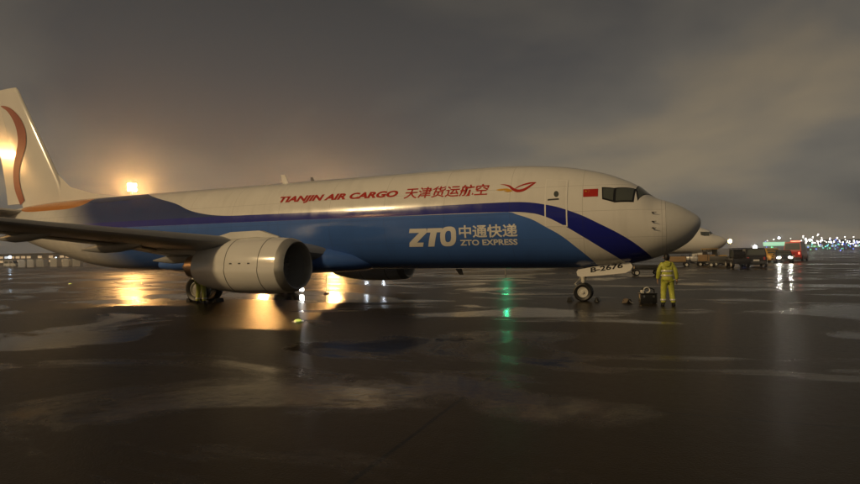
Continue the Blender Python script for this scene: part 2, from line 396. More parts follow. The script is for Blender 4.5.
def stroke(pts, wid, sub=6):
    """polyline with widths, smoothed -> list of quads"""
    P = []; n = len(pts)
    for i in range(n - 1):
        p0, p1, p2, p3 = pts[max(i - 1, 0)], pts[i], pts[i + 1], pts[min(i + 2, n - 1)]
        for k in range(sub):
            t = k / sub
            f = lambda a, b, c, d: .5 * (2 * b + (c - a) * t + (2 * a - 5 * b + 4 * c - d) * t * t + (3 * b - a - 3 * c + d) * t ** 3)
            P.append((f(p0[0], p1[0], p2[0], p3[0]), f(p0[1], p1[1], p2[1], p3[1]), wid[i] * (1 - t) + wid[i + 1] * t))
    P.append((pts[-1][0], pts[-1][1], wid[-1])); L, Rr = [], []
    for i, (x, y, w) in enumerate(P):
        a, b = P[max(i - 1, 0)], P[min(i + 1, len(P) - 1)]; dx, dy = b[0] - a[0], b[1] - a[1]; d = math.hypot(dx, dy) or 1
        L.append((x - dy / d * w / 2, y + dx / d * w / 2)); Rr.append((x + dy / d * w / 2, y - dx / d * w / 2))
    return [[L[i], L[i + 1], Rr[i + 1], Rr[i]] for i in range(len(P) - 1)]

def foil(xle, y, z, c, t, n=14, vert=False, camber=0.015):
    up_, lo_ = [], []
    for k in range(n + 1):
        q = .5 - .5 * math.cos(math.pi * k / n)
        th = 5 * t * (.2969 * math.sqrt(q) - .126 * q - .3516 * q * q + .2843 * q ** 3 - .1036 * q ** 4) + .0015 * q
        cm = camber * 4 * q * (1 - q); up_.append((q, cm + th)); lo_.append((q, cm - th))
    pts = up_[::-1] + lo_[1:]
    if vert: return [(xle - c * q, y + c * h, z) for q, h in pts]
    return [(xle - c * q, y, z + c * h) for q, h in pts]

def foil_cut(xle, z, c, t, cut=.74, n=14):
    up_ = []
    for k in range(n + 1):
        q = cut * (.5 - .5 * math.cos(math.pi * k / n)) if k < n else cut
        up_.append((q, 5 * t * (.2969 * math.sqrt(q) - .126 * q - .3516 * q * q + .2843 * q ** 3 - .1036 * q ** 4)))
    return [(xle - c * q, c * h, z) for q, h in up_[::-1]] + [(xle - c * q, -c * h, z) for q, h in up_[1:]]

def wheel(mbx_name, c, r, w, parent, m_rim, rim_r=.56):
    t = MB(); h = w / 2
    t.lathe([(-h * .62, r * rim_r), (-h * .9, r * .70), (-h, r * .84), (-h * .82, r * .95), (-h * .45, r), (0, r * 1.005), (h * .45, r), (h * .82, r * .95), (h, r * .84), (h * .9, r * .70), (h * .62, r * rim_r)], c, 'Y', 36)
    ty = t.build('tyre', m_rubber, parent)
    q = MB()
    q.lathe([(-h * .66, r * rim_r), (-h * .70, r * (rim_r - .05)), (-h * .35, r * (rim_r - .12)), (-h * .30, r * .22), (-h * .62, r * .18), (-h * .64, .001)], c, 'Y', 30)
    q.lathe([(h * .66, r * rim_r), (h * .70, r * (rim_r - .05)), (h * .35, r * (rim_r - .12)), (h * .30, r * .22), (h * .62, r * .18), (h * .64, .001)], c, 'Y', 30)
    for k in range(8):
        a = 2 * math.pi * k / 8; rr = r * (rim_r * .62)
        for sg in (-1, 1): q.lathe([(sg * h * .33, r * .055), (sg * h * .37, r * .05), (sg * h * .38, .001)], (c[0] + rr * math.cos(a), c[1], c[2] + rr * math.sin(a)), 'Y', 8)
    rm = q.build('rim', m_rim, ty)
    return ty

def build_jet(root, hero):
    skin = m_livery if hero else m_white
    N = 80
    def ring(s): return [fpt(s, 2 * math.pi * k / N) for k in range(N)]
    # fuselage + radome
    ss = [1.15, 1.25, 1.36, 1.47, 1.58, 1.7, 1.82, 1.95, 2.1, 2.3, 2.5, 2.75, 3.0, 3.35, 3.7, 4.1, 4.5, 5, 5.6, 6.3, 7.2, 8.5, 10, 12, 14, 17, 20, 23, 26, 27, 28, 29, 30, 31, 32, 33, 34, 35, 35.8, 36.5, 37, 37.5, 37.8, 38.0]
    f = MB(); f.loft([ring(s) for s in ss]); f.build('fuselage', skin, root)
    g = MB(); g.loft([ring(s) for s in (.002, .01, .03, .06, .1, .16, .24, .34, .46, .6, .75, .9, 1.05, 1.144)], caps=(True, False)); g.build('radome', m_white if not hero else m_radome, root)
    a = MB(); a.lathe([(-38.0, .33), (-38.25, .27), (-38.42, .18), (-38.44, .10), (-38.30, .08)], (0, 0, 4.33), 'X', 20, caps=(False, True)); a.build('tail_cone', m_steel, root)
    # cockpit windows
    quads = [((3.14, 53), (2.79, 49.6), (2.81, 67.4), (3.12, 66.2)), ((2.71, 48.8), (2.13, 35.5), (2.20, 60.5), (2.73, 67.2)), ((2.05, 33.5), (1.93, 3), (1.49, 3.5), (1.99, 53.5))]
    for sd in (1, -1):
        for Q in quads:
            cx = sum(p[0] for p in Q) / 4; ca = sum(p[1] for p in Q) / 4
            B = [(cx + (p[0] - cx) * 1.10 + (.025 if p[0] > cx else -.025), ca + (p[1] - ca) * 1.10 + (1.2 if p[1] > ca else -1.2)) for p in Q]
            w = MB(); grid(w, B, 8, 8, .006, 0, sd); fr = w.build('cockpit_window', m_black, root)
            p = MB(); grid(p, Q, 8, 8, .013, 0, sd); p.build('pane', m_glass, fr)
    # belly fairing between the wings
    b = MB(); rings = []
    for s, w, lo, hi in ((12.6, .9, 1.35, 1.9), (13.2, 1.5, 1.22, 2.1), (14.2, 1.92, 1.16, 2.3), (16, 2.06, 1.12, 2.45), (19, 2.08, 1.12, 2.45), (21.5, 2.0, 1.15, 2.4), (23, 1.7, 1.20, 2.2), (24.2, 1.2, 1.30, 1.9)):
        zc_ = (lo + hi) / 2; hh = (hi - lo) / 2
        rings.append([(-s, w * math.copysign(abs(math.cos(t)) ** .6, math.cos(t)), zc_ + hh * math.copysign(abs(math.sin(t)) ** .75, math.sin(t))) for t in [2 * math.pi * k / 40 for k in range(40)]])
    b.loft(rings); b.build('belly_fairing', m_blue if hero else m_white, root)
    # wings
    for sd in (-1, 1):
        w = MB(); w.loft([foil(-13.7, sd * 1.0, 1.85, 7.9, .135), foil(-14.3, sd * 1.95, 1.98, 7.1, .13), foil(-15.4, sd * 3.9, 2.26, 5.75, .125), foil(-16.45, sd * 5.8, 2.50, 4.65, .105), foil(-18.75, sd * 10, 2.95, 3.55, .095), foil(-20.9, sd * 14, 3.40, 2.5, .09), foil(-22.6, sd * 17.1, 3.85, 1.68, .105)])
        wg = w.build('wing', m_wing, root)
        le = MB()   # bare metal slat edge
        le.loft([[(x + .03, y, z + .0) for x, y, z in foil(-15.5, sd * 4.0, 2.27, 5.72, .123)[9:20]], [(x + .03, y, z) for x, y, z in foil(-18.75, sd * 10, 2.95, 3.55, .099)[9:20]], [(x + .03, y, z) for x, y, z in foil(-22.4, sd * 16.8, 3.79, 1.75, .10)[9:20]]], closed=False, caps=(False, False))
        le.build('slat', m_wing, wg)
        wl_ = MB(); rr = []
        for dy, dz, xl, c in ((0, 0, -22.6, 1.68), (.25, .12, -22.85, 1.6), (.45, .45, -23.2, 1.4), (.60, 1.1, -23.8, 1.05), (.78, 2.4, -24.75, .55)):
            rr.append([(xl - c * q, sd * (17.1 + dy) + h * c * .9, 3.85 + dz + (h * c * .4 if dz < .3 else 0)) for q, h in [(q_, h_) for q_, h_ in [((x + 0) * -1, z) for x, _, z in foil(0, 0, 0, 1, .09)]]])
        wl_.loft(rr); wl_.build('winglet', m_white, wg)
        for yy, xs_, L, zz, rr_ in ((3.1, -19.2, 3.2, 1.97, .16), (6.6, -18.9, 3.3, 2.46, .17), (9.4, -19.6, 3.0, 2.82, .15), (12.2, -20.7, 2.6, 3.17, .13)):
            k = MB(); k.lathe([(0, .01), (-.15, .35 * rr_), (-.5, .75 * rr_), (-1.2, rr_), (-2.0, .95 * rr_), (-L * .8, .6 * rr_), (-L, .02)], (xs_, sd * yy, zz), 'X', 16, caps=(True, True), fy=lambda v: Vector((v.x, v.y * .75, v.z * 1.35 + .05 * v.x)))
            k.build('flap_fairing', m_wing, root)
        fl = MB(); fl.loft([foil(-20.35, sd * 2.2, 1.88, 1.35, .10), foil(-20.15, sd * 5.6, 2.36, 1.15, .10)]); fl.build('inboard_flap', m_lgrey, root)
        fl = MB(); fl.loft([foil(-20.1, sd * 6.1, 2.40, 1.05, .10), foil(-22.0, sd * 12.8, 3.22, .78, .10)]); fl.build('outboard_flap', m_lgrey, root)
    # tail
    f = MB(); f.loft([foil_cut(-32.0, 4.6, 5.35, .09), foil_cut(-32.35, 5.2, 5.2, .09), foil_cut(-32.95, 6.4, 4.77, .09), foil_cut(-34.85, 9.3, 3.6, .09), foil_cut(-36.75, 12.2, 2.55, .09), foil_cut(-36.95, 12.36, 2.3, .05)])
    fin = f.build('fin', m_white, root)
    d = MB(); d.loft([[(-28.2, 0, 5.26), (-28.3, .02, 5.2), (-28.3, -.02, 5.2)], [(-30.5, 0, 5.62), (-30.5, .14, 5.1), (-30.5, -.14, 5.1)], [(-32.2, 0, 6.05), (-32.2, .20, 5.0), (-32.2, -.20, 5.0)], [(-33.4, 0, 6.95), (-33.4, .22, 5.0), (-33.4, -.22, 5.0)]]); d.build('dorsal_fin', m_white, fin)
    r = MB(); rg = []
    for xh, c, z, t in ((-36.23, 1.5, 5.3, .245), (-36.49, 1.42, 6.4, .228), (-37.53, 1.12, 9.3, .172), (-38.65, .80, 12.2, .120)):
        rg.append([(xh, t / 2, z), (xh + .06, 0, z), (xh, -t / 2, z), (xh - c, -.012, z), (xh - c, .012, z)])
    r.loft(rg); r.build('rudder', m_white, root)
    for sd in (-1, 1):
        h = MB(); h.loft([foil(-34.3, sd * .3, 4.62, 4.0, .10, camber=0), foil(-34.8, sd * 1.0, 4.70, 3.75, .10, camber=0), foil(-39.0, sd * 7.1, 5.45, 1.35, .09, camber=0)]); h.build('tailplane', m_lgrey, root)
    # engines
    for sd in (-1, 1):
        c = (-13.38, sd * 4.83, 1.55)
        def pouch(v): return Vector((v.x, v.y * (1.03 if v.z < 0 else 1.0), v.z * (.965 if v.z < -.3 else 1.0)))
        n_ = MB(); n_.lathe([(-.30, 1.0), (-.7, 1.035), (-1.3, 1.06), (-2.0, 1.06), (-2.7, 1.03), (-3.4, .955), (-3.95, .85), (-4.3, .755), (-4.28, .73), (-3.6, .74)], c, 'X', 56, fy=pouch)
        nc = n_.build('engine_nacelle', m_nac if hero else m_white, root)
        l_ = MB(); l_.lathe([(-.30, 1.003), (-.16, .965), (-.06, .915), (0, .865), (-.03, .82), (-.12, .79), (-.3, .775)], c, 'X', 56, fy=pouch); l_.build('inlet_lip', m_lip, nc)
        for xs_, rs_ in ((-.98, 1.0485), (-2.45, 1.0445)):
            q_ = MB(); q_.lathe([(xs_ + .014, rs_ - .004), (xs_ + .010, rs_ + .004), (xs_ - .010, rs_ + .004), (xs_ - .014, rs_ - .004)], c, 'X', 56, fy=pouch); q_.build('cowl_seam', m_frame, nc)
        for k in range(3):
            q_ = MB(); q_.box((c[0] - 1.35 - .4 * k, c[1] - 1.055, c[2] + .12), (.10, .02, .045), bev=.006); q_.build('cowl_latch', m_frame, nc)
        i_ = MB(); i_.lathe([(-.3, .776), (-.7, .785), (-1.25, .79)], c, 'X', 48, fy=pouch); i_.build('inlet_duct', m_duct, nc)
        fa = MB()
        for k in range(24):
            q = 2 * math.pi * k / 24
            for r0, r1, tw0, tw1 in ((.22, .5, .55, .8), (.5, .775, .8, 1.05)):
                V = []
                for rr_, tw in ((r0, tw0), (r1, tw1)):
                    for e_ in (-1, 1):
                        da = e_ * .105 * math.sin(tw); dxx = e_ * .10 * math.cos(tw)
                        V.append((c[0] - 1.0 + dxx, c[1] + rr_ * math.cos(q) - da * math.sin(q), c[2] + rr_ * math.sin(q) + da * math.cos(q)))
                fa.add(V, [(0, 1, 3, 2)])
        fa.lathe([(-1.22, .79), (-1.22, .01)], c, 'X', 32, mi=1)
        fa.build('fan', [m_titan_dark, m_dark], nc)
        sp_ = MB(); sp_.lathe([(-.62, .005), (-.68, .07), (-.78, .13), (-.92, .19), (-1.05, .22)], c, 'X', 24); sp_.build('spinner', m_dark2, nc)
        e_ = MB(); e_.lathe([(-3.7, .70), (-4.1, .62), (-4.6, .50), (-5.0, .42), (-4.98, .39), (-4.6, .36)], c, 'X', 36); e_.build('core_nozzle', m_titan, nc)
        e_ = MB(); e_.lathe([(-4.55, .30), (-5.0, .24), (-5.4, .10), (-5.5, .01)], c, 'X', 24); e_.build('exhaust_plug', m_titan, nc)
        s_ = MB(); s_.loft([[(c[0] - 1.0, c[1] - sd * .80, 2.02), (c[0] - 1.3, c[1] - sd * 1.02, 2.08), (c[0] - 1.9, c[1] - sd * .78, 2.04), (c[0] - 1.9, c[1] - sd * .74, 1.96)], [(c[0] - 1.2, c[1] - sd * .92, 2.26), (c[0] - 1.35, c[1] - sd * 1.0, 2.28), (c[0] - 1.7, c[1] - sd * .9, 2.2), (c[0] - 1.7, c[1] - sd * .88, 2.18)]]); s_.build('nacelle_chine', m_white, nc)
        p_ = MB(); rg = []
        for x, z0, z1, w in ((-14.2, 2.45, 2.62, .08), (-15.0, 2.4, 2.86, .22), (-16.3, 2.3, 2.84, .27), (-17.8, 2.0, 2.5, .25), (-19.3, 2.05, 2.35, .15), (-20.2, 2.2, 2.3, .04)):
            y = sd * 4.83; rg.append([(x, y - w * .7, z0), (x, y - w, (z0 + z1) / 2), (x, y - w * .6, z1), (x, y + w * .6, z1), (x, y + w, (z0 + z1) / 2), (x, y + w * .7, z0)])
        p_.loft(rg); p_.build('engine_pylon', m_lgrey, root)
    # nose gear
    t = MB(); t.tube([(-4.05, 0, 1.75), (-4.05, 0, .72)], .085, 14); t.tube([(-4.05, 0, .75), (-4.05, 0, .34)], .055, 14); t.tube([(-4.05, -.26, .345), (-4.05, .26, .345)], .045, 12)
    t.tube([(-4.0, 0, .95), (-3.1, 0, 1.55)], .045, 10)
    ng = t.build('nose_gear_strut', m_gearw, root)
    t = MB(); t.tube([(-4.13, 0, .88), (-4.36, 0, .66), (-4.12, 0, .40)], [.035, .028, .035], 8); t.build('torque_link', m_gearw, ng)
    t = MB(); t.lathe([(0, .07), (-.06, .06), (-.10, .02)], (-3.93, 0, .92), 'X', 16, caps=(True, True)); t.build('taxi_light', m_glass, ng)
    for y in (-.17, .17): wheel('', (-4.05, y, .345), .345, .19, root, m_gearw)
    for sd in (-1, 1):
        P = [(-4.16, 1.20), (-4.22, 1.12), (-4.20, .98), (-4.10, .93), (-3.3, .985), (-2.52, 1.07), (-2.34, 1.16), (-2.27, 1.30), (-2.33, 1.43), (-2.5, 1.50), (-3.4, 1.34)]
        k = MB(); k.loft([[(x, sd * .47, z) for x, z in P], [(x, sd * .50, z) for x, z in P]]); k.build('nose_gear_door', m_white, root)
    # main gear
    for sd in (-1, 1):
        y = sd * 2.86; t = MB()
        t.tube([(-19.4, y + sd * .15, 2.3), (-19.65, y, 1.2)], .13, 14); t.tube([(-19.63, y, 1.25), (-19.65, y, .56)], .085, 14)
        t.tube([(-19.65, y - .5, .565), (-19.65, y + .5, .565)], .07, 12); t.tube([(-19.6, y, 1.15), (-19.5, y - sd * 1.3, 2.0)], .07, 10); t.tube([(-19.6, y, 1.5), (-20.6, y, 2.2)], .05, 10)
        mg = t.build('main_gear_strut', m_gearw, root)
        t = MB(); t.tube([(-19.5, y, 1.15), (-19.2, y, .9), (-19.52, y, .62)], [.05, .04, .05], 8); t.build('torque_link', m_gearw, mg)
        for q in (-.37, .37): wheel('', (-19.65, y + q, .565), .565, .40, root, m_gearw)
        k = MB(); k.box((-19.55, y + sd * .66, 1.52), (.42, .03, 1.05), bev=.012, rot=Euler((0, 0, R(sd * 12)))); k.build('main_gear_door', m_white, root)
    return fin

m_radome = mat('radome_dimmed_white', (0.60, 0.60, 0.58), .34, noise=.07, nscale=1.2, coat=.2)  # greyer than the white paint: the nose's dimmer lighting put into the colour
m_lip = mat('inlet_lip_metal', (0.42, 0.41, 0.38), .42, metal=.6, noise=.1)
m_wing = mat('wing_grey', (0.24, 0.245, 0.25), .32, noise=.12, nscale=.9, rnoise=.06)
m_blue = mat('blue_paint', BLUE, .28, noise=.15, nscale=.8, coat=.3)
m_nac = mat('nacelle_paint', (0.70, 0.69, 0.66), .18, noise=.06, nscale=1.0, coat=.35, rnoise=.05)
m_duct = mat('inlet_duct_grey', (0.30, 0.30, 0.30), .4)
m_titan_dark = mat('fan_blade_metal', (0.42, 0.42, 0.43), .4, metal=.5)
m_dark2 = mat('spinner_grey', (0.25, 0.25, 0.26), .4)

jet = empty('cargo_jet', (0, 0, 0))
tag(jet, 'large white and blue twin-engine cargo jet with red and white lettering', 'airplane')
fin = build_jet(jet, True)

# --- print on the fuselage
o = text_decal('TIANJIN AIR CARGO', 'red_lettering', m_red, jet, -16.62, -10.90, 4.15, 4.50, shear=.22, bold=.045, dzr=-.07); o['label'] = 'red slanted TIANJIN AIR CARGO lettering'
o = text_decal('天津货运航空', 'red_lettering', m_red, jet, -10.62, -7.16, 4.05, 4.51, shear=.12, bold=.016, dzr=-.05); o['label'] = 'red Chinese lettering above the blue band'
o = text_decal('中通快递', 'white_lettering', m_wlet, jet, -8.33, -6.10, 2.45, 2.93, shear=.05, bold=.022, dzr=-.02); o['label'] = 'white Chinese lettering beside the large ZTO'
o = text_decal('ZTO EXPRESS', 'white_lettering', m_wlet, jet, -8.35, -6.14, 2.17, 2.385, shear=.05, bold=.03, dzr=-.02); o['label'] = 'small white ZTO EXPRESS lettering'
Z = [(118, 310), (205, 310), (205, 334), (146, 391), (180, 391), (172, 415), (100, 415), (106, 390), (165, 334), (112, 334)]
T = [(210, 310), (286, 310), (278, 334), (256, 334), (231, 415), (199, 415), (224, 334), (204, 334)]
def orng(cx, cy, rx, ry, n=40): return [(cx + rx * math.copysign(abs(math.cos(t)) ** .72, math.cos(t)) + .18 * -(ry * math.sin(t)) * -1, cy - ry * math.copysign(abs(math.sin(t)) ** .72, math.sin(t))) for t in [2 * math.pi * k / n for k in range(n)]]
Oo, Oi = orng(310, 359, 40, 56), orng(310, 359, 15, 32)
polys = [Z, T] + [[Oo[i], Oo[(i + 1) % 40], Oi[(i + 1) % 40], Oi[i]] for i in range(40)]
bm = poly_bm([[(x, -y) for x, y in P] for P in polys]); fit_box(bm, -10.47, -8.44, 2.17, 2.91, -.015)
o = finish_decal(bm, 'white_logo_lettering', m_wlet, jet); o['label'] = 'large white slanted ZTO letters'
def bird(polys, m):
    bm = poly_bm([[(x, y) for x, y in P] for P in polys])
    for v in bm.verts: v.co = Vector((-6.90 + (v.co.x - 90) / 575 * 1.46, 0, 4.42 - (v.co.y - 175) / 135 * .36))
    return finish_decal(bm, 'bird_emblem', m, jet)
o = bird(stroke([(150, 185), (220, 195), (290, 222), (345, 265), (410, 292), (490, 285), (550, 255), (610, 215), (665, 185)], [3, 14, 26, 36, 40, 36, 34, 26, 3]) + stroke([(370, 262), (420, 232), (500, 205), (580, 190), (665, 183)], [6, 16, 20, 24, 3]), m_red); o['label'] = 'red bird emblem'
o = bird(stroke([(95, 262), (150, 264), (210, 262), (270, 268), (340, 290)], [4, 26, 26, 30, 4]) + stroke([(215, 285), (270, 292), (330, 295)], [3, 22, 4]), m_gold); o['label'] = 'golden tail of the bird emblem'
# flag
def rect_bm(x0, x1, z0, z1): 
    bm = bmesh.new(); bm.faces.new([bm.verts.new(p) for p in ((x0, 0, z0), (x1, 0, z0), (x1, 0, z1), (x0, 0, z1))]); return bm
fl = finish_decal(rect_bm(-3.79, -3.30, 3.76, 4.04), 'flag', m_red, jet, .009, .06, .1); fl['label'] = 'small red flag behind the cockpit windows'
def star(cx, cz, r): return [(cx + rr * math.sin(a), cz + rr * math.cos(a)) for a, rr in [(2 * math.pi * k / 10, r if k % 2 == 0 else r * .4) for k in range(10)]]
bm = bmesh.new()
for cx, cz, r in ((-3.70, 3.965, .042), (-3.625, 4.01, .014), (-3.595, 3.985, .014), (-3.595, 3.95, .014), (-3.625, 3.925, .014)):
    bm.faces.new([bm.verts.new((x, 0, z)) for x, z in star(cx, cz, r)])
bmesh.ops.triangulate(bm, faces=bm.faces[:]); finish_decal(bm, 'star', m_gold, fl, .013)
# service door
d = MB(); grid(d, ((5.06, 49.5), (4.36, 48.5), (4.36, 101.2), (5.06, 101.6)), 8, 24, .009); door = d.build('service_door', m_livery, jet)
d = MB()
for Q in (((5.10, 48.6), (5.055, 48.6), (5.055, 102.6), (5.10, 102.6)), ((4.365, 48.0), (4.32, 48.0), (4.32, 102.2), (4.365, 102.2))): grid(d, Q, 1, 26, .013)
for Q in (((5.055, 100.9), (4.365, 100.6), (4.365, 102.2), (5.055, 102.6)), ((5.055, 48.6), (4.365, 48.0), (4.365, 49.4), (5.055, 50.0))): grid(d, Q, 8, 1, .013)
d.build('door_outline', m_wlet, door)
d = MB(); grid(d, ((4.99, 73.6), (4.60, 72.2), (4.60, 74.0), (4.99, 75.4)), 6, 1, .013); d.build('door_handle', m_frame, door)
d = MB(); d.add([fpt(4.70 + .085 * math.cos(t), R(67.5 + 3.6 * math.sin(t)), .014) for t in [2 * math.pi * k / 20 for k in range(20)]], [tuple(range(20))]); d.build('door_window', m_glass, door)
# registration on the nose gear door
bm = text_bm('B-2676', 0, .03); fit_box(bm, -3.72, -2.60, 0, .185, .165)
for v in bm.verts: v.co = Vector((v.co.x, -.506, v.co.z + 1.085))
me = bpy.data.meshes.new('registration_lettering'); bm.to_mesh(me); bm.free(); me.materials.append(m_black)
o = bpy.data.objects.new('registration_lettering', me); COL.objects.link(o); o.parent = jet; o['label'] = 'dark registration characters on the nose gear door'
# probes, antennas, static ports
for s_, a_ in ((1.551, 67.6), (1.557, 83.0), (1.563, 93.7)):
    p = Vector(fpt(s_, R(a_), 0)); q = Vector(fpt(s_, R(a_), .09)); k = MB()
    k.tube([p, q], [.026, .018], 10); k.tube([q + Vector((-.04, 0, 0)), q + Vector((.11, -.0, 0))], [.015, .008], 10); k.build('pitot_probe', m_frame, jet)
def blade(x, z, h, c, m):
    k = MB(); k.loft([[(x + dx * c, dy * .025, z - .05) for dx, dy in ((.5, 0), (.2, 1), (-.5, .3), (-.5, -.3), (.2, -1))], [(x - .42 * h + dx * c * .62, dy * .012, z + h) for dx, dy in ((.5, 0), (.2, 1), (-.5, .3), (-.5, -.3), (.2, -1))]]); k.build('blade_antenna', m, jet)
blade(-17.45, 5.29, .43, .34, m_white); blade(-15.95, 5.29, .20, .20, m_frame); blade(-9.0, 1.30, -.30, .28, m_frame)
# red swoosh on the fin
_FZ = [5.2, 6.4, 9.3, 12.2]; _FX = _pch(_FZ, [-32.35, -32.95, -34.85, -36.75]); _FC = _pch(_FZ, [5.2, 4.77, 3.6, 2.55])
_RX = _pch(_FZ, [-36.12, -36.48, -37.52, -38.65]); _RC = _pch(_FZ, [1.56, 1.45, 1.15, .80])
def fin_y(x, z):
    if x > _RX(z):
        q = min(max((_FX(z) - x) / _FC(z), .02), 1); c = _FC(z)
        return -c * 5 * .09 * (.2969 * math.sqrt(q) - .126 * q - .3516 * q * q + .2843 * q ** 3 - .1036 * q ** 4) - .03
    q = min(max((_RX(z) - x) / _RC(z), 0), 1); return -(.122 - .062 * (z - 5.3) / 6.9) * (1 - q) - .03
polys = stroke([(-38.2, 11.35), (-37.4, 11.02), (-36.65, 10.35), (-36.2, 9.55), (-36.15, 8.8), (-36.5, 8.0), (-36.75, 7.2), (-36.65, 6.3), (-36.15, 5.35)], [.05, .30, .55, .75, .80, .70, .62, .62, .5], 5)
k = MB()
for P in polys: k.add([(x, fin_y(x, z), z) for x, z in P] , [(0, 1, 2, 3)])
o = k.build('red_swoosh', mat('maroon_paint', (0.22, 0.025, 0.02), .35), jet); o['label'] = 'red curved swoosh on the tail fin'

# ------------------------------------------------------------------ second jet parked beyond the nose
p2 = ray_at(727, 242.5, 73)
jet2 = empty('parked_jet', (p2.x, p2.y, 0), 0)
tag(jet2, 'plain white jet parked farther away, only its nose showing behind the cargo jet', 'airplane')
build_jet(jet2, False)

# ------------------------------------------------------------------ floodlight masts
def flood_mast(h, loc, aim, label, n=4, lens=None, size=.55, rows=1):
    root = empty('floodlight_mast', loc, math.atan2(aim[1] - loc[1], aim[0] - loc[0]))
    tag(root, label, 'floodlight', 'apron floodlight masts')
    k = MB(); k.tube([(0, 0, 0), (0, 0, h * .5), (0, 0, h + .4 + .8 * (rows - 1))], [.26, .19, .11], 12); k.build('pole', m_pole, root)
    k = MB(); k.box((0, 0, .15), (.8, .8, .3), bev=.04); k.build('footing', m_conc, root)
    k = MB(); k.box((.05, 0, h), (.12, n * .8 + .3, .12)); k.box((.05, 0, h - .6), (.08, n * .8 - .4, .08)); k.build('crossbar', m_pole, root)
    for i in range(n * rows):
        y = (i % n - (n - 1) / 2) * .8; hh = h + .85 * (i // n)
        d = math.atan2(h, 70.0); ex = Euler((0, d, 0))
        f = MB(); f.box((.28, y, hh + .05), (.30, size + .08, size * .8 + .06), bev=.03, rot=ex); hs = f.build('lamp_housing', m_frame, root)
        q = MB(); q.box(Vector((.28, y, hh + .05)) + ex.to_matrix() @ Vector((.165, 0, 0)), (.03, size, size * .8), rot=ex); q.build('lens', lens or m_flood, hs)
    return root
m_conc = mat('concrete', (0.22, 0.21, 0.19), .7, noise=.2, nscale=4)
pA = ray_at(132, 190, 105); flood_mast(pA.z, (pA.x, pA.y, 0), (-20, 0), 'tall floodlight mast shining orange just above the rear fuselage', n=2, lens=m_flood, size=.6, rows=2)
pB = ray_at(333, 215, 150); flood_mast(pB.z, (pB.x, pB.y, 0), (-10, 0), 'floodlight mast hidden behind the fuselage, its orange reflection under the belly', n=3, lens=m_floodb)
pE = ray_at(262, 222, 135); flood_mast(pE.z, (pE.x, pE.y, 0), (-10, 0), 'floodlight mast hidden behind the fuselage above the near engine', n=2, lens=m_floodb)
tC = Vector((-37.2, 0, 7.9)); vC = Vector((-38.5, -16.3, 6.0)); pC = tC + vC * 1.9
flood_mast(pC.z, (pC.x, pC.y, 0), (-30, 0), 'floodlight mast off to the left that glints on the tail fin', n=3, lens=m_floodc)
flood_mast(19.0, (-46.0, -64.0, 0), (-14, 0), 'floodlight mast behind the viewer that glints on the fuselage side', n=4, lens=m_floodk)

# ------------------------------------------------------------------ small lamp posts and hidden working lamps
def lamp_post(h, loc, label, lm, r=.16, group=None, name='lamp_post', cat='lamp'):
    root = empty(name, loc); tag(root, label, cat, group)
    k = MB(); k.tube([(0, 0, 0), (0, 0, h - r * .5)], [.06, .045], 8); k.build('post', m_pole, root)
    k = MB(); k.lathe([(-r * 1.0, .02), (-r * .9, r * .6), (-r * .3, r), (r * .4, r * .9), (r, .02)], (0, 0, h), 'Z', 14); k.build('lens', lm, root)
    k = MB(); k.lathe([(0, .05), (.05, r * .7), (.10, .03)], (0, 0, h + r * .96), 'Z', 12); k.build('cap', m_frame, root)
    return root
l_green = lamp_mat('green_lamp', (0.02, 1.0, 0.42), 48.0)
l_white = lamp_mat('white_lamp', (1.0, 0.97, 0.92), 180.0)
l_cool = lamp_mat('cool_lamp', (0.75, 0.85, 1.0), 60.0)
l_dim = lamp_mat('dim_cool_lamp', (0.6, 0.78, 1.0), 9.0)
l_orange = lamp_mat('orange_lamp', (1.0, 0.50, 0.13), 180.0)
l_blue = lamp_mat('blue_lamp', (0.10, 0.22, 1.0), 30.0)
l_teal = lamp_mat('teal_sign', (0.02, 0.55, 0.36), 1.0)
def post_px(u, v, d, lm, label, r=.16, **k):
    p = ray_at(u, v, d); return lamp_post(p.z, (p.x, p.y, 0), label, lm, r, **k)
post_px(505, 243, 48, l_green, 'green lamp behind the fuselage, casting a green streak on the wet ground', .16)
post_px(730, 241, 135, l_orange, 'orange lamp on a post beyond the far jet nose', .42)
post_px(755, 247, 110, l_white, 'bright white lamp above the dark van', .30)
post_px(745, 250, 100, l_blue, 'blue lamp above the roof of the dark van', .26)
post_px(366, 247, 75, l_cool, 'leftmost of two white lamps hidden behind the fuselage by the far engine', .14)
post_px(383, 247, 75, l_cool, 'rightmost of two white lamps hidden behind the fuselage by the far engine', .14)
post_px(533, 250, 88, l_orange, 'warm lamp post behind the belly, left of the pair', .16)
post_px(545, 250, 95, l_orange, 'warm lamp post behind the belly, right of the pair', .16)
post_px(556, 250, 84, l_white, 'white lamp post behind the belly near the nose wheel', .16)
post_px(779, 238, 190, l_cool, 'small lamp high above the green-lit canopy', .3)

# portable work lamp on the ground by the far main wheels
def work_lamp(loc, label):
    root = empty('work_lamp', loc, R(-70)); tag(root, label, 'work lamp')
    k = MB(); k.tube([(-.15, -.14, .02), (0, 0, .12), (-.15, .14, .02)], .012, 8); k.tube([(0, 0, .12), (.16, 0, .02)], .012, 8); k.build('stand', m_frame, root)
    k = MB(); k.box((0, 0, .22), (.10, .24, .17), bev=.015); hs = k.build('lamp_housing', m_frame, root)
    k = MB(); k.box((.055, 0, .22), (.012, .19, .13)); k.build('lens', l_work, hs)
    return root
l_work = lamp_mat('work_lamp_lens', (1.0, 0.97, 0.90), 70.0)
g = ray_at(302, 288, 28); work_lamp((g.x, g.y, 0), 'small bright work lamp on the ground below the near engine inlet')
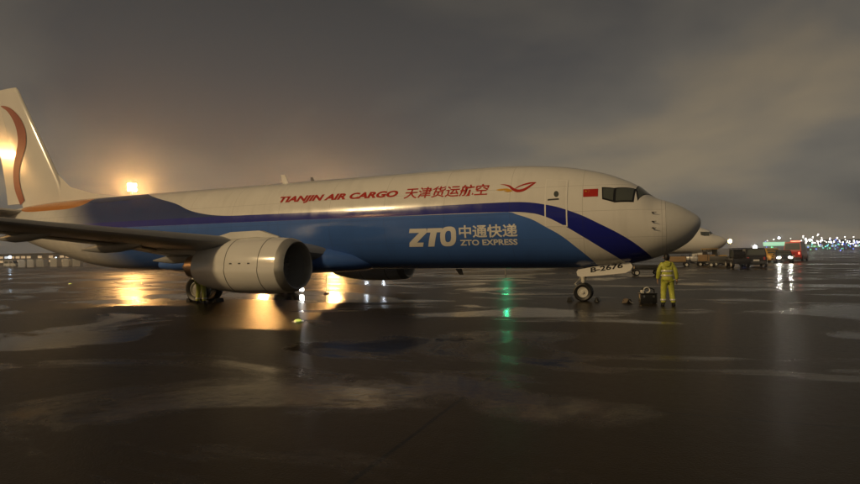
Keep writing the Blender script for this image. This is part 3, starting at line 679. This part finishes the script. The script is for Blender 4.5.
# marker post with arm
g = ground_at(326, 27.7)
root = empty('marker_post', (g.x, g.y, 0), YAW * -1); tag(root, 'thin white post with a side arm standing beyond the near engine', 'post')
k = MB(); k.tube([(0, 0, .05), (0, 0, .95)], .025, 10); k.build('post', m_carwht, root)
k = MB(); k.tube([(0, 0, .66), (-.62, 0, .66)], .018, 8); k.build('arm', m_carwht, root)
k = MB(); k.lathe([(0, .16), (.05, .15), (.07, .03)], (0, 0, 0), 'Z', 18, caps=(True, True)); k.build('base', m_rubber, root)
# small glowing yellow-green studs on the ground
l_yg = lamp_mat('yellow_green_glow', (0.70, 0.85, 0.04), .7)
def ground_stud(loc, label):
    root = empty('ground_stud', loc); tag(root, label, 'ground light', 'glowing ground studs')
    k = MB(); k.lathe([(0.0, .17), (.015, .165), (.022, .12), (.022, .001)], (0, 0, 0), 'Z', 20); k.build('housing', m_steel, root)
    k = MB(); k.lathe([(.02, .11), (.055, .085), (.07, .03), (.072, .001)], (0, 0, 0), 'Z', 16); k.build('lens', l_yg, root)
g = ground_at(297, 16.2); ground_stud((g.x, g.y, 0), 'yellow-green glowing stud in front of the near engine')
g = ground_at(70, 45); ground_stud((g.x, g.y, 0), 'yellow-green glowing stud at the left below the tail')

# ------------------------------------------------------------------ chocks, case
def chock(loc, rz, label):
    root = empty('wheel_chock', loc, rz); tag(root, label, 'wheel chock', 'rubber wheel chocks')
    k = MB(); P = [(-.11, 0), (.11, 0), (.05, .15), (-.03, .16)]
    k.loft([[(x, -.22, z) for x, z in P], [(x, .22, z) for x, z in P]]); k.build('block', m_rubber, root, smooth=False)
    k = MB(); k.tube([(0, -.22, .10), (0, -.34, .05), (.05, -.42, .03)], .012, 8); k.build('rope', m_pole, root)
chock((-3.56, 0, 0), 0, 'black chock ahead of the nose wheels'); chock((-4.54, 0, 0), math.pi, 'black chock behind the nose wheels')
chock((-2.49, -.53, 0), R(25), 'loose black chock lying between nose wheels and equipment case')
chock((-18.9, -2.86, 0), 0, 'black chock ahead of the near main wheels'); chock((-20.4, -2.86, 0), math.pi, 'black chock behind the near main wheels')
root = empty('equipment_case', (-1.80, -.55, 0), R(14)); tag(root, 'black equipment case with pale coiled cable beside the worker', 'case')
k = MB(); k.box((0, 0, .17), (.56, .36, .30), bev=.03); cs = k.build('case_body', m_black, root)
for x in (-.16, .16):
    k = MB(); k.box((x, -.185, .26), (.06, .02, .07)); k.build('latch', m_steel, cs)
k = MB(); k.box((0, 0, .345), (.57, .37, .05), bev=.015); k.build('lid', m_black, root)
k = MB(); k.tube([(-.22, 0, .36), (-.22, 0, .48), (-.12, 0, .53), (.12, 0, .53), (.22, 0, .48), (.22, 0, .36)], .022, 8); k.build('handle', m_rubber, root)
k = MB(); k.tube([(-.03 + .10 * math.cos(t), -.03 + .01 * math.sin(t * 3), .47 + .09 * math.sin(t)) for t in [2 * math.pi * i / 20 for i in range(21)]], .022, 8); k.build('cable_coil', m_plate, root)
k = MB(); k.box((-.20, -.08, .42), (.10, .12, .12), bev=.02); k.build('headset', m_plate, root)
for x in (-.22, .22):
    for y in (-.13, .13):
        k = MB(); k.lathe([(-.02, .03), (-.02, .035), (.02, .035), (.02, .03)], (x, y, .035), 'Y', 12, caps=(True, True)); k.build('castor', m_rubber, root)

# ------------------------------------------------------------------ worker in hi-vis rain suit
def skin_obj(name, pts, edges, m, parent, sub=2):
    """pts: (x, y, z, rx, ry); first one is the root"""
    me = bpy.data.meshes.new(name); me.from_pydata([p[:3] for p in pts], edges, [])
    o = bpy.data.objects.new(name, me); COL.objects.link(o)
    sk = o.modifiers.new('skin', 'SKIN'); sk.use_smooth_shade = True
    for i, p in enumerate(pts): me.skin_vertices[0].data[i].radius = (p[3], p[4] if len(p) > 4 else p[3])
    me.skin_vertices[0].data[0].use_root = True
    sb = o.modifiers.new('sub', 'SUBSURF'); sb.levels = sub; sb.render_levels = sub
    dg = bpy.context.evaluated_depsgraph_get(); dg.update(); m2 = bpy.data.meshes.new_from_object(o.evaluated_get(dg)); bpy.data.objects.remove(o)
    m2.materials.clear(); m2.materials.append(m)
    for p in m2.polygons: p.use_smooth = True
    o = bpy.data.objects.new(name, m2); COL.objects.link(o); o.parent = parent; return o
def cloth_mat(name, col):
    m = mat(name, col, .42, noise=.25, nscale=7, coat=.15)
    n, l = m.node_tree.nodes, m.node_tree.links; t = n.new('ShaderNodeTexCoord'); z = n.new('ShaderNodeTexNoise'); l.new(t.outputs['Object'], z.inputs['Vector'])
    mp_ = n.new('ShaderNodeMapping'); l.new(t.outputs['Object'], mp_.inputs[0]); mp_.inputs['Scale'].default_value = (1, 1, .45); l.new(mp_.outputs[0], z.inputs['Vector'])
    z.inputs['Scale'].default_value = 9; z.inputs['Detail'].default_value = 4; b = n.new('ShaderNodeBump'); b.inputs['Strength'].default_value = .7; b.inputs['Distance'].default_value = .03
    l.new(z.outputs[0], b.inputs['Height']); l.new(b.outputs[0], n['Principled BSDF'].inputs['Normal']); return m
m_hivis = cloth_mat('hivis_cloth', (0.44, 0.47, 0.07))
m_refl = mat('reflective_tape', (0.62, 0.62, 0.58), .3, metal=.2)
m_skin = mat('skin', (0.42, 0.26, 0.18), .5)
m_hair = mat('black_hair', (0.008, 0.007, 0.006), .5)
def person(loc, rz, label):
    root = empty('person', loc, rz); tag(root, label, 'person')
    # local: faces +Y (away from the viewer), x to its right
    J = dict(pel=(0, 0, .92), wai=(0, .005, 1.06), che=(0, .01, 1.26), nkb=(0, 0, 1.43), nk=(0, .015, 1.50), hd=(0, .03, 1.60), top=(0, .03, 1.70))
    pts = [(*J['pel'], .13, .10), (*J['wai'], .125, .09), (*J['che'], .15, .105), (*J['nkb'], .075, .06), (*J['nk'], .05), (*J['hd'], .078, .092), (*J['top'], .055, .07)]
    ed = [(0, 1), (1, 2), (2, 3), (3, 4), (4, 5), (5, 6)]
    A = {-1: [(-.175, 0, 1.40), (-.265, .01, 1.13), (-.285, .10, .89)], 1: [(.175, 0, 1.40), (.27, -.02, 1.13), (.30, .05, .88)]}
    Lg = {-1: [(-.09, 0, .86), (-.125, .03, .48), (-.145, -.01, .09), (-.155, .13, .045)], 1: [(.09, 0, .86), (.13, .02, .48), (.165, -.03, .09), (.19, .10, .045)]}
    for sd in (-1, 1):
        b = len(pts); pts += [(*A[sd][0], .065), (*A[sd][1], .045), (*A[sd][2], .030)]; ed += [(2, b), (b, b + 1), (b + 1, b + 2)]
        w = Vector(A[sd][2]); d = (w - Vector(A[sd][1])).normalized(); pm = w + d * .075; c = len(pts)
        pts.append((*pm, .034, .018)); ed.append((b + 2, c))
        for i in range(4):                                        # four fingers, unequal and slightly curled
            L = (.070, .080, .075, .058)[i]; off = Vector((0, (i - 1.5) * .021, 0)); q0 = pm + d * .03 + off; q1 = q0 + d * L * .55 + Vector((-sd * .010, 0, 0)); q2 = q1 + d * L * .45 + Vector((-sd * .028, 0, 0))
            e = len(pts); pts += [(*q0, .009), (*q1, .0085), (*q2, .0075)]; ed += [(c, e), (e, e + 1), (e + 1, e + 2)]
        t0 = w + d * .035 + Vector((-sd * .008, .032, 0)); t1 = t0 + d * .035 + Vector((-sd * .016, .018, 0)); e = len(pts)
        pts += [(*t0, .012), (*t1, .009)]; ed += [(c, e), (e, e + 1)]
        b = len(pts); pts += [(*Lg[sd][0], .095), (*Lg[sd][1], .062), (*Lg[sd][2], .045), (*Lg[sd][3], .04)]; ed += [(0, b), (b, b + 1), (b + 1, b + 2), (b + 2, b + 3)]
    skin_obj('body', pts, ed, m_skin, root, 2)
    # jacket: torso and sleeves, a little larger than the body
    pts = [(0, 0, .80, .215, .155), (0, .005, .95, .195, .145), (0, .005, 1.10, .19, .135), (0, .01, 1.28, .205, .14), (0, .0, 1.42, .13, .10), (0, .012, 1.485, .085, .08)]
    ed = [(0, 1), (1, 2), (2, 3), (3, 4), (4, 5)]
    for sd in (-1, 1):
        b = len(pts); a = A[sd]; m1 = [(a[0][i] + a[1][i]) / 2 for i in range(3)]; m2 = [(a[1][i] + a[2][i]) / 2 for i in range(3)]
        pts += [(a[0][0], a[0][1], a[0][2] - .01, .095), (*m1, .085), (*a[1], .075), (*m2, .068), (*a[2], .058)]; ed += [(3, b), (b, b + 1), (b + 1, b + 2), (b + 2, b + 3), (b + 3, b + 4)]
    jk = skin_obj('rain_jacket', pts, ed, m_hivis, root, 2)
    for z, rx, ry in ((1.02, .20, .15), (1.17, .203, .147)):
        k = MB(); k.lathe([(-.028, 1.0), (-.024, 1.015), (.024, 1.015), (.028, 1.0)], (0, .006, z), 'Z', 36, fy=lambda v: Vector((v.x * rx, v.y * ry, v.z))); k.build('reflective_band', m_refl, jk)
    k = MB()   # hood folded down on the shoulders
    k.loft([[(.10 * s_ * math.cos(t), -.075 + .055 * s_ * math.sin(t) - .02 * s_, 1.37 + dz + .03 * math.sin(t)) for t in [2 * math.pi * i / 18 for i in range(18)]] for s_, dz in ((.35, -.06), (.9, -.03), (1.15, .03), (1.05, .085), (.6, .10))]); k.build('hood', m_hivis, jk)
    # trousers
    pts = [(0, 0, .93, .175, .13)]; ed = []
    for sd in (-1, 1):
        b = len(pts); L = Lg[sd]; m1 = [(L[0][i] + L[1][i]) / 2 for i in range(3)]; m2 = [(L[1][i] + L[2][i]) / 2 for i in range(3)]
        pts += [(L[0][0] * 1.05, L[0][1], L[0][2] - .03, .128), (*m1, .110), (*L[1], .096), (*m2, .092), (L[2][0], L[2][1], .145, .088), (L[2][0], L[2][1], .105, .085)]
        ed += [(0, b)] + [(b + i, b + i + 1) for i in range(5)]
    tr = skin_obj('rain_trousers', pts, ed, m_hivis, root, 2)
    for sd in (-1, 1):
        L = Lg[sd]; q = .32; c = [L[2][i] * (1 - q) + L[1][i] * q for i in range(3)]
        k = MB(); k.lathe([(-.028, .098), (-.022, .102), (.022, .102), (.028, .098)], c, 'Z', 24); k.build('reflective_band', m_refl, tr)
        bx, by = L[2][0], L[2][1]; k = MB(); rg = []      # rubber boot: shaft, heel, toe
        for z, x0, y0, rx, ry in ((0.0, bx + sd * .012, by + .075, .050, .135), (.03, bx + sd * .012, by + .075, .056, .142), (.06, bx + sd * .010, by + .065, .055, .132), (.09, bx + .0, by + .03, .053, .092), (.13, bx, by, .056, .066), (.19, bx, by, .060, .064)):
            rg.append([(x0 + rx * math.cos(t), y0 + ry * math.sin(t), z) for t in [2 * math.pi * i / 20 for i in range(20)]])
        k.loft(rg); k.build('boot', m_black, root)
    # hair cap with ears and the edge of the face
    k = MB(); rg = []
    for z, rx, ry, y0 in ((1.515, .055, .05, -.01), (1.55, .083, .085, .01), (1.60, .094, .108, .022), (1.66, .092, .108, .028), (1.715, .072, .085, .03), (1.742, .035, .042, .03), (1.748, .005, .006, .03)):
        rg.append([(rx * math.cos(t), y0 + (ry if math.sin(t) < 0 else ry * .82) * math.sin(t), z) for t in [2 * math.pi * i / 24 for i in range(24)]])
    k.loft(rg); k.build('hair', m_hair, root)
    for sd in (-1, 1):
        k = MB(); k.lathe([(-.012, .004), (-.006, .026), (.006, .030), (.012, .006)], (sd * .096, .03, 1.605), 'X', 14, caps=(True, True)); k.build('ear', m_skin, root)
    k = MB(); k.tube([(0, .118, 1.625), (0, .140, 1.585), (0, .118, 1.575)], [.010, .016, .008], 8); k.build('nose', m_skin, root)
    for sd in (-1, 1):
        k = MB(); k.lathe([(-.01, .004), (0, .012), (.01, .004)], (sd * .032, .108, 1.62), 'Y', 10, caps=(True, True)); k.build('eye', m_hair, root)
    return root
person((-1.16, -1.42, 0), R(8), 'worker in yellow-green hi-vis rain suit seen from behind below the nose')
g = ground_at(200.5, 23.3); person((g.x, g.y, 0), R(15), 'worker in hi-vis rain suit standing by the near main wheels, half hidden by the engine')

# ------------------------------------------------------------------ vehicles
def road_wheel(c, r, w, parent):
    k = MB(); h = w / 2; k.lathe([(-h, r * .62), (-h, r * .9), (-h * .7, r), (h * .7, r), (h, r * .9), (h, r * .62)], c, 'Y', 22); t = k.build('tyre', m_rubber, parent)
    k = MB(); sg = -1 if c[1] < 0 else 1
    k.lathe([(sg * h * .95, r * .62), (sg * h * .7, r * .5), (sg * h * .75, r * .15), (sg * h * .8, .001)], c, 'Y', 18); k.lathe([(-sg * h, r * .62), (-sg * h * .6, .001)], c, 'Y', 12); k.build('rim', m_lgrey, t)
def vehicle(name, loc, rz, label, cat, paint, L=4.6, W=1.8, belt=.95, H=1.5, hood=1.2, tail=.3, nose=.9, lit=False, tails=False, wr=.33, beacon=None):
    """front towards +X"""
    root = empty(name, loc, rz); tag(root, label, cat); hl, hw = L / 2, W / 2
    # lower body, lofted along its length with tucked-in ends
    k = MB(); rg = []
    for x, sc, zt, zb in ((-hl, .86, belt * .92, .42), (-hl + .10, .95, belt, .30), (-hl * .5, 1.0, belt + .02, .24), (0, 1.0, belt + .02, .24), (hl - hood, 1.0, belt, .24), (hl - .35, .97, nose, .26), (hl - .08, .90, nose * .88, .32), (hl, .80, nose * .72, .40)):
        w = hw * sc; rg.append([(x, -w * .9, zb), (x, -w, zb + .12), (x, -w, zt * .72), (x, -w * .93, zt), (x, w * .93, zt), (x, w, zt * .72), (x, w, zb + .12), (x, w * .9, zb)])
    k.loft(rg); k.build('body', paint, root, angle=28)
    # cabin
    k = MB(); xf, xr = hl - hood, -hl + tail; rw = hw * .80; sl = min(.75, (H - belt) * .95)
    P0 = [(xr, -hw * .92), (xf, -hw * .92), (xf, hw * .92), (xr, hw * .92)]; P1 = [(xr + .12 + tail * .3, -rw), (xf - sl, -rw), (xf - sl, rw), (xr + .12 + tail * .3, rw)]
    k.loft([[(x, y, belt - .02) for x, y in P0], [(x * .5 + x2 * .5, y * .45 + y2 * .55 + (0), (belt + H) / 2) for (x, y), (x2, y2) in zip(P0, P1)], [(x, y, H - .05) for x, y in P1], [(x * .97, y * .93, H) for x, y in P1]])
    cb = k.build('cabin', paint, root, angle=28)
    def pane(a, b, c_, d, nm):                         # a..d bottom-left, bottom-right, top-right, top-left
        a, b, c_, d = map(Vector, (a, b, c_, d)); n = (b - a).cross(d - a).normalized(); q = MB(); cen = (a + b + c_ + d) / 4
        V = [cen + (p - cen) * .9 for p in (a, b, c_, d)]; q.loft([[p + n * .004 for p in V], [p + n * .022 for p in V]]); q.build(nm, m_glass, cb, smooth=False)
    zb_, zt_ = belt + .04, H - .10
    def lerp(p, q, t): return tuple(p[i] * (1 - t) + q[i] * t for i in range(3))
    c0 = [(x, y, belt - .02) for x, y in P0]; c1 = [(x, y, H - .05) for x, y in P1]
    lo_ = [lerp(a, b, .10) for a, b in zip(c0, c1)]; hi_ = [lerp(a, b, .92) for a, b in zip(c0, c1)]
    pane(lo_[1], lo_[2], hi_[2], hi_[1], 'windscreen'); pane(lo_[3], lo_[0], hi_[0], hi_[3], 'rear_window')
    for a, b in ((0, 1), (2, 3)):
        for t0, t1 in ((.04, .49), (.52, .95)): pane(lerp(lo_[a], lo_[b], t0), lerp(lo_[a], lo_[b], t1), lerp(hi_[a], hi_[b], t1), lerp(hi_[a], hi_[b], t0), 'side_window')
    for x in (-hl + .85, hl - .85):
        for y in (-hw + .10, hw - .10): road_wheel((x, y, wr), wr, .22, root)
    for sd in (-1, 1):
        k = MB(); k.box((hl - .05, sd * hw * .62, nose * .74), (.10, .30, .17), bev=.03); k.build('headlight', m_head if lit else m_glass, root)
        k = MB(); k.box((-hl + .02, sd * hw * .70, belt * .78), (.08, .16, .26), bev=.02); k.build('tail_light', m_tail if tails else m_red, root)
        k = MB(); k.box((xf - .18, sd * (hw + .10), belt + .08), (.12, .18, .14), bev=.03); k.build('mirror', paint, root)
    k = MB(); k.box((hl - .02, 0, .42), (.14, W * .86, .18), bev=.04); k.build('front_bumper', m_frame, root)
    k = MB(); k.box((-hl + .0, 0, .46), (.14, W * .86, .18), bev=.04); k.build('rear_bumper', m_frame, root)
    k = MB(); k.box((-hl - .045, 0, .68), (.02, .5, .16)); k.build('number_plate', m_plate, root)
    if beacon:
        k = MB(); k.box((0, 0, H + .06), (.16, W * .5, .11), bev=.03); k.build('light_bar', beacon, root)
    return root
to_cam = lambda p: math.atan2(CAM.y - p.y, CAM.x - p.x)
g = ground_at(783, 66); vehicle('parked_car', g, to_cam(g) + R(4), 'dark car facing the viewer with both headlights on', 'car', m_tar, lit=True)
l_redbar = lamp_mat('red_light_bar', (1.0, 0.06, 0.03), 8.0)
g = ground_at(796, 74); vehicle('service_truck', g, to_cam(g) + R(172), 'tall red service truck standing right behind the car with headlights', 'truck', m_carred, L=5.6, W=2.1, belt=1.35, H=2.55, hood=.9, tail=.15, nose=1.25, tails=True, wr=.42, beacon=l_redbar)
g = ground_at(768.5, 72); vehicle('service_van', g, to_cam(g) + R(25), 'yellow van standing left of the car with headlights', 'van', m_caryel, L=4.7, W=1.8, belt=1.05, H=1.75, hood=.8, tail=.12, nose=.95)
g = ground_at(753, 55); vehicle('service_van', g, to_cam(g) + math.pi + R(6), 'dark van seen from behind with a pale number plate, below the white lamp', 'van', m_tar, L=4.9, W=1.9, belt=1.10, H=1.85, hood=.8, tail=.12, nose=1.0)

def tow_tractor(loc, rz, label, paint):
    root = empty('tow_tractor', loc, rz); tag(root, label, 'tractor', 'ground service tractors')
    k = MB(); k.box((0, 0, .62), (2.9, 1.5, .55), bev=.08); k.build('body', paint, root)
    k = MB(); k.box((.95, 0, .98), (.95, 1.3, .24), bev=.06); k.build('engine_cover', paint, root)
    for x in (-.75, .35):
        for y in (-.6, .6): k = MB(); k.tube([(x, y, .85), (x - .05, y * .92, 1.78)], .04, 8); k.build('cab_post', m_frame, root)
    k = MB(); k.box((-.25, 0, 1.83), (1.4, 1.3, .08), bev=.03); k.build('cab_roof', paint, root)
    k = MB(); k.box((.36, 0, 1.38), (.02, 1.1, .72)); k.build('windscreen', m_glass, root)
    k = MB(); k.box((-.55, 0, 1.0), (.45, 1.0, .14), bev=.04); k.box((-.78, 0, 1.3), (.12, 1.0, .5), bev=.04); k.build('seat', m_black, root)
    k = MB(); k.lathe([(-.02, .19), (0, .205), (.02, .19)], (.12, 0, 1.28), 'X', 18); k.tube([(.12, 0, 1.28), (.35, 0, 1.0)], .02, 6); k.build('steering_wheel', m_black, root)
    for x in (-.9, .95):
        for y in (-.66, .66): road_wheel((x, y, .36), .36, .24, root)
    for y in (-.5, .5): k = MB(); k.box((1.46, y, .72), (.05, .2, .12), bev=.02); k.build('headlight', m_glass, root)
    return root
def baggage_cart(loc, rz, label, box_m, tall=.85):
    root = empty('baggage_cart', loc, rz); tag(root, label, 'cart', 'carts below the far jet')
    k = MB(); k.box((0, 0, .46), (2.2, 1.35, .10), bev=.02); k.build('deck', m_frame, root)
    k = MB(); k.tube([(1.1, 0, .42), (1.75, 0, .25)], .035, 8); k.build('tow_bar', m_frame, root)
    for x in (-.75, .75):
        for y in (-.52, .52): road_wheel((x, y, .22), .22, .13, root)
    for x in (-1.05, 1.05): k = MB(); k.tube([(x, -.62, .5), (x, -.62, .5 + tall), (x, .62, .5 + tall), (x, .62, .5)], .025, 6); k.build('end_rail', m_frame, root)
    k = MB(); k.box((-.1, 0, .52 + tall * .36), (1.6, 1.1, tall * .70), bev=.03); k.build('load', box_m, root)
    return root
m_card = mat('tan_load', (0.26, 0.17, 0.09), .7, noise=.2)
m_tarp = mat('dark_tarpaulin', (0.03, 0.03, 0.03), .5, noise=.3)
m_silv = mat('silver_load', (0.5, 0.5, 0.5), .35, metal=.5)
for u, d, mm, lab, tl in ((679, 60, m_card, 'cart with a tan load just right of the worker', .8), (693, 61, m_silv, 'cart with a silver load, second to the right of the worker', .7), (707, 60, m_card, 'cart with a tan load below the far jet nose', 1.0), (720, 57, m_tarp, 'cart under a dark tarpaulin left of the dark tractor', .8)):
    g = ground_at(u, d); baggage_cart(g, R(random.uniform(-15, 15)), lab, mm, tl)
g = ground_at(737, 54); tow_tractor(g, to_cam(g) + R(195), 'dark tow tractor with a roof, left of the dark van', m_tar)
g = ground_at(646, 41); baggage_cart(g, R(10), 'low dark cart under the cargo jet nose', m_tarp, .35)
g = ground_at(712, 64); tow_tractor(g, R(20), 'yellow tow tractor among the carts below the far jet', m_caryel)

# ------------------------------------------------------------------ far right: lit canopy, terminal, airfield lamps
g = ground_at(778, 150); root = empty('canopy', g, -YAW * -1 * 0 + R(-10)); tag(root, 'low canopy with a glowing green fascia beyond the cars', 'canopy')
k = MB(); k.box((0, 0, 2.9), (6.6, 4, .25), bev=.04); k.build('roof', m_frame, root)
k = MB(); k.box((0, -2.06, 2.75), (6.6, .10, 1.0), bev=.03); k.build('fascia', l_teal, root)
for x in (-2.8, 0, 2.8):
    k = MB(); k.tube([(x, 0, 0), (x, 0, 2.8)], .12, 10); k.build('column', m_pole, root)
m_farwall = mat('far_wall', (0.10, 0.11, 0.12), .7, noise=.2, nscale=.3)
win_m = [lamp_mat('lit_window_white', (0.75, 0.88, 1.0), .9), lamp_mat('lit_window_blue', (0.06, 0.16, 1.0), 1.1), lamp_mat('lit_window_green', (0.10, 0.65, 0.25), .55), m_glass]
def far_building(u, d, L, Hh, rz, label, mix_):
    g = ground_at(u, d); root = empty('terminal_building', g, rz); tag(root, label, 'building', 'low buildings across the airfield')
    k = MB(); k.box((0, 0, Hh / 2), (L, 14, Hh)); k.build('wall', m_farwall, root, smooth=False)
    k = MB(); k.box((0, 0, Hh + .25), (L + 1, 15, .5), bev=.1); k.build('roof', m_frame, root, smooth=False)
    n = int(L / 3.2)
    for i in range(n):
        for zz in ([Hh * .32, Hh * .72] if Hh > 4.5 else [Hh * .5]):
            k = MB(); x = -L / 2 + (i + .5) * L / n; k.box((x, -7.02, zz), (2.3, .12, 1.3)); k.build('window', win_m[random.choice(mix_)], root, smooth=False)
win_m.append(lamp_mat('lit_window_warm', (1.0, 0.62, 0.30), .45))
far_building(40, 330, 64, 6.0, R(22), 'long low building with warm windows below the tail at the left', [4, 4, 3, 0])
far_building(822, 330, 26, 4.2, R(-30), 'low far building with green and white windows', [0, 2, 2, 3, 3])
far_building(848, 345, 24, 5.4, R(-33), 'far building with blue lit windows at the right edge', [1, 1, 0, 3, 3])
lamps = []
cols = [(lamp_mat('far_white', (1.0, 0.97, 0.92), 9.0), 'white'), (lamp_mat('far_green', (0.05, 0.9, 0.30), 4.0), 'green'), (lamp_mat('far_blue', (0.06, 0.16, 1.0), 5.0), 'blue'), (lamp_mat('far_teal', (0.1, 0.75, 0.7), 3.0), 'teal')]
protos = {}
for i in range(170):
    u = random.uniform(803, 872) if i % 9 else random.uniform(764, 803); d = random.uniform(170, 330)
    ci = random.choices((0, 1, 2, 3), ((.46, .22, .12, .20) if u < 832 else (.40, .08, .38, .14)))[0]
    v = random.gauss(241, 2.2) if ci == 0 else random.gauss(246, 2.4)
    p = ray_at(u, v, d); h = max(p.z, .5)
    g = Vector((p.x, p.y, 0)); m_, nm = cols[ci]; r = random.uniform(.13, .26) * d / 250
    k = MB(); k.tube([(0, 0, 0), (0, 0, h)], .05, 5, 0); k.lathe([(-r, .02), (-r * .6, r * .8), (0, r), (r * .6, r * .8), (r, .02)], (0, 0, h), 'Z', 8, 1)
    o = k.build('airfield_lamp', [m_pole, m_]); o.location = g
    tag(o, 'tiny %s lamp in the band of distant airfield lights on the right' % nm, 'lamp', 'distant %s airfield lamps' % nm)

# ------------------------------------------------------------------ far left: containers and a van with a bluish lamp
def container(u, d, w, h, label, m):
    g = ground_at(u, d); root = empty('cargo_container', g, R(random.uniform(15, 30))); tag(root, label, 'container', 'pale containers below the tail')
    k = MB(); c = w * .18
    P = [(-w / 2, .15), (w / 2, .15), (w / 2, h - c), (w / 2 - c, h), (-w / 2, h)]
    k.loft([[(x, -w * .5, z) for x, z in P], [(x, w * .5, z) for x, z in P]]); k.build('shell', m, root, smooth=False)
    k = MB(); k.box((0, 0, .10), (w * 1.03, w * 1.03, .1)); k.build('base_pallet', m_steel, root)
    k = MB(); k.box((-.05, -w * .51, h * .48), (w * .8, .04, h * .75)); k.build('door_curtain', m_lgrey, root)
names = ['leftmost', 'second', 'third', 'fourth', 'fifth', 'rightmost']
for i, u in enumerate((24, 33, 42, 56, 68, 78)):
    container(u, 180, 2.2, 2.5 if i != 3 else 2.9, '%s pale container of the row below the tail%s' % (names[i], '' if i in (0, 5) else ' counting from the left'), m_carwht)
g = ground_at(12, 190); vehicle('service_van', g, to_cam(g) + R(40), 'white van with a bluish lamp at the far left edge', 'van', m_carwht, L=5.2, W=2.0, belt=1.2, H=2.3, hood=.8, tail=.12, nose=1.1, lit=False)
post_px(10, 257, 175, l_dim, 'bluish white lamp beside the white van at the far left', .42)
post_px(56, 258, 185, l_dim, 'pale lamp between the containers below the tail', .30)

# ------------------------------------------------------------------ haze: damp night air
hz = MB(); hz.box((-30, 140, 14), (720, 580, 31)); 
m = bpy.data.materials.new('damp_air'); m.use_nodes = True; nn, ll = m.node_tree.nodes, m.node_tree.links; nn.clear()
out = nn.new('ShaderNodeOutputMaterial'); pv = nn.new('ShaderNodeVolumePrincipled'); pv.inputs['Color'].default_value = (.9, .9, .9, 1)
pv.inputs['Density'].default_value = 0.0011; pv.inputs['Anisotropy'].default_value = 0.87
ll.new(pv.outputs[0], out.inputs['Volume'])
USE_HAZE = True
if USE_HAZE:
    o = hz.build('haze', m, smooth=False); tag(o, kind='stuff')
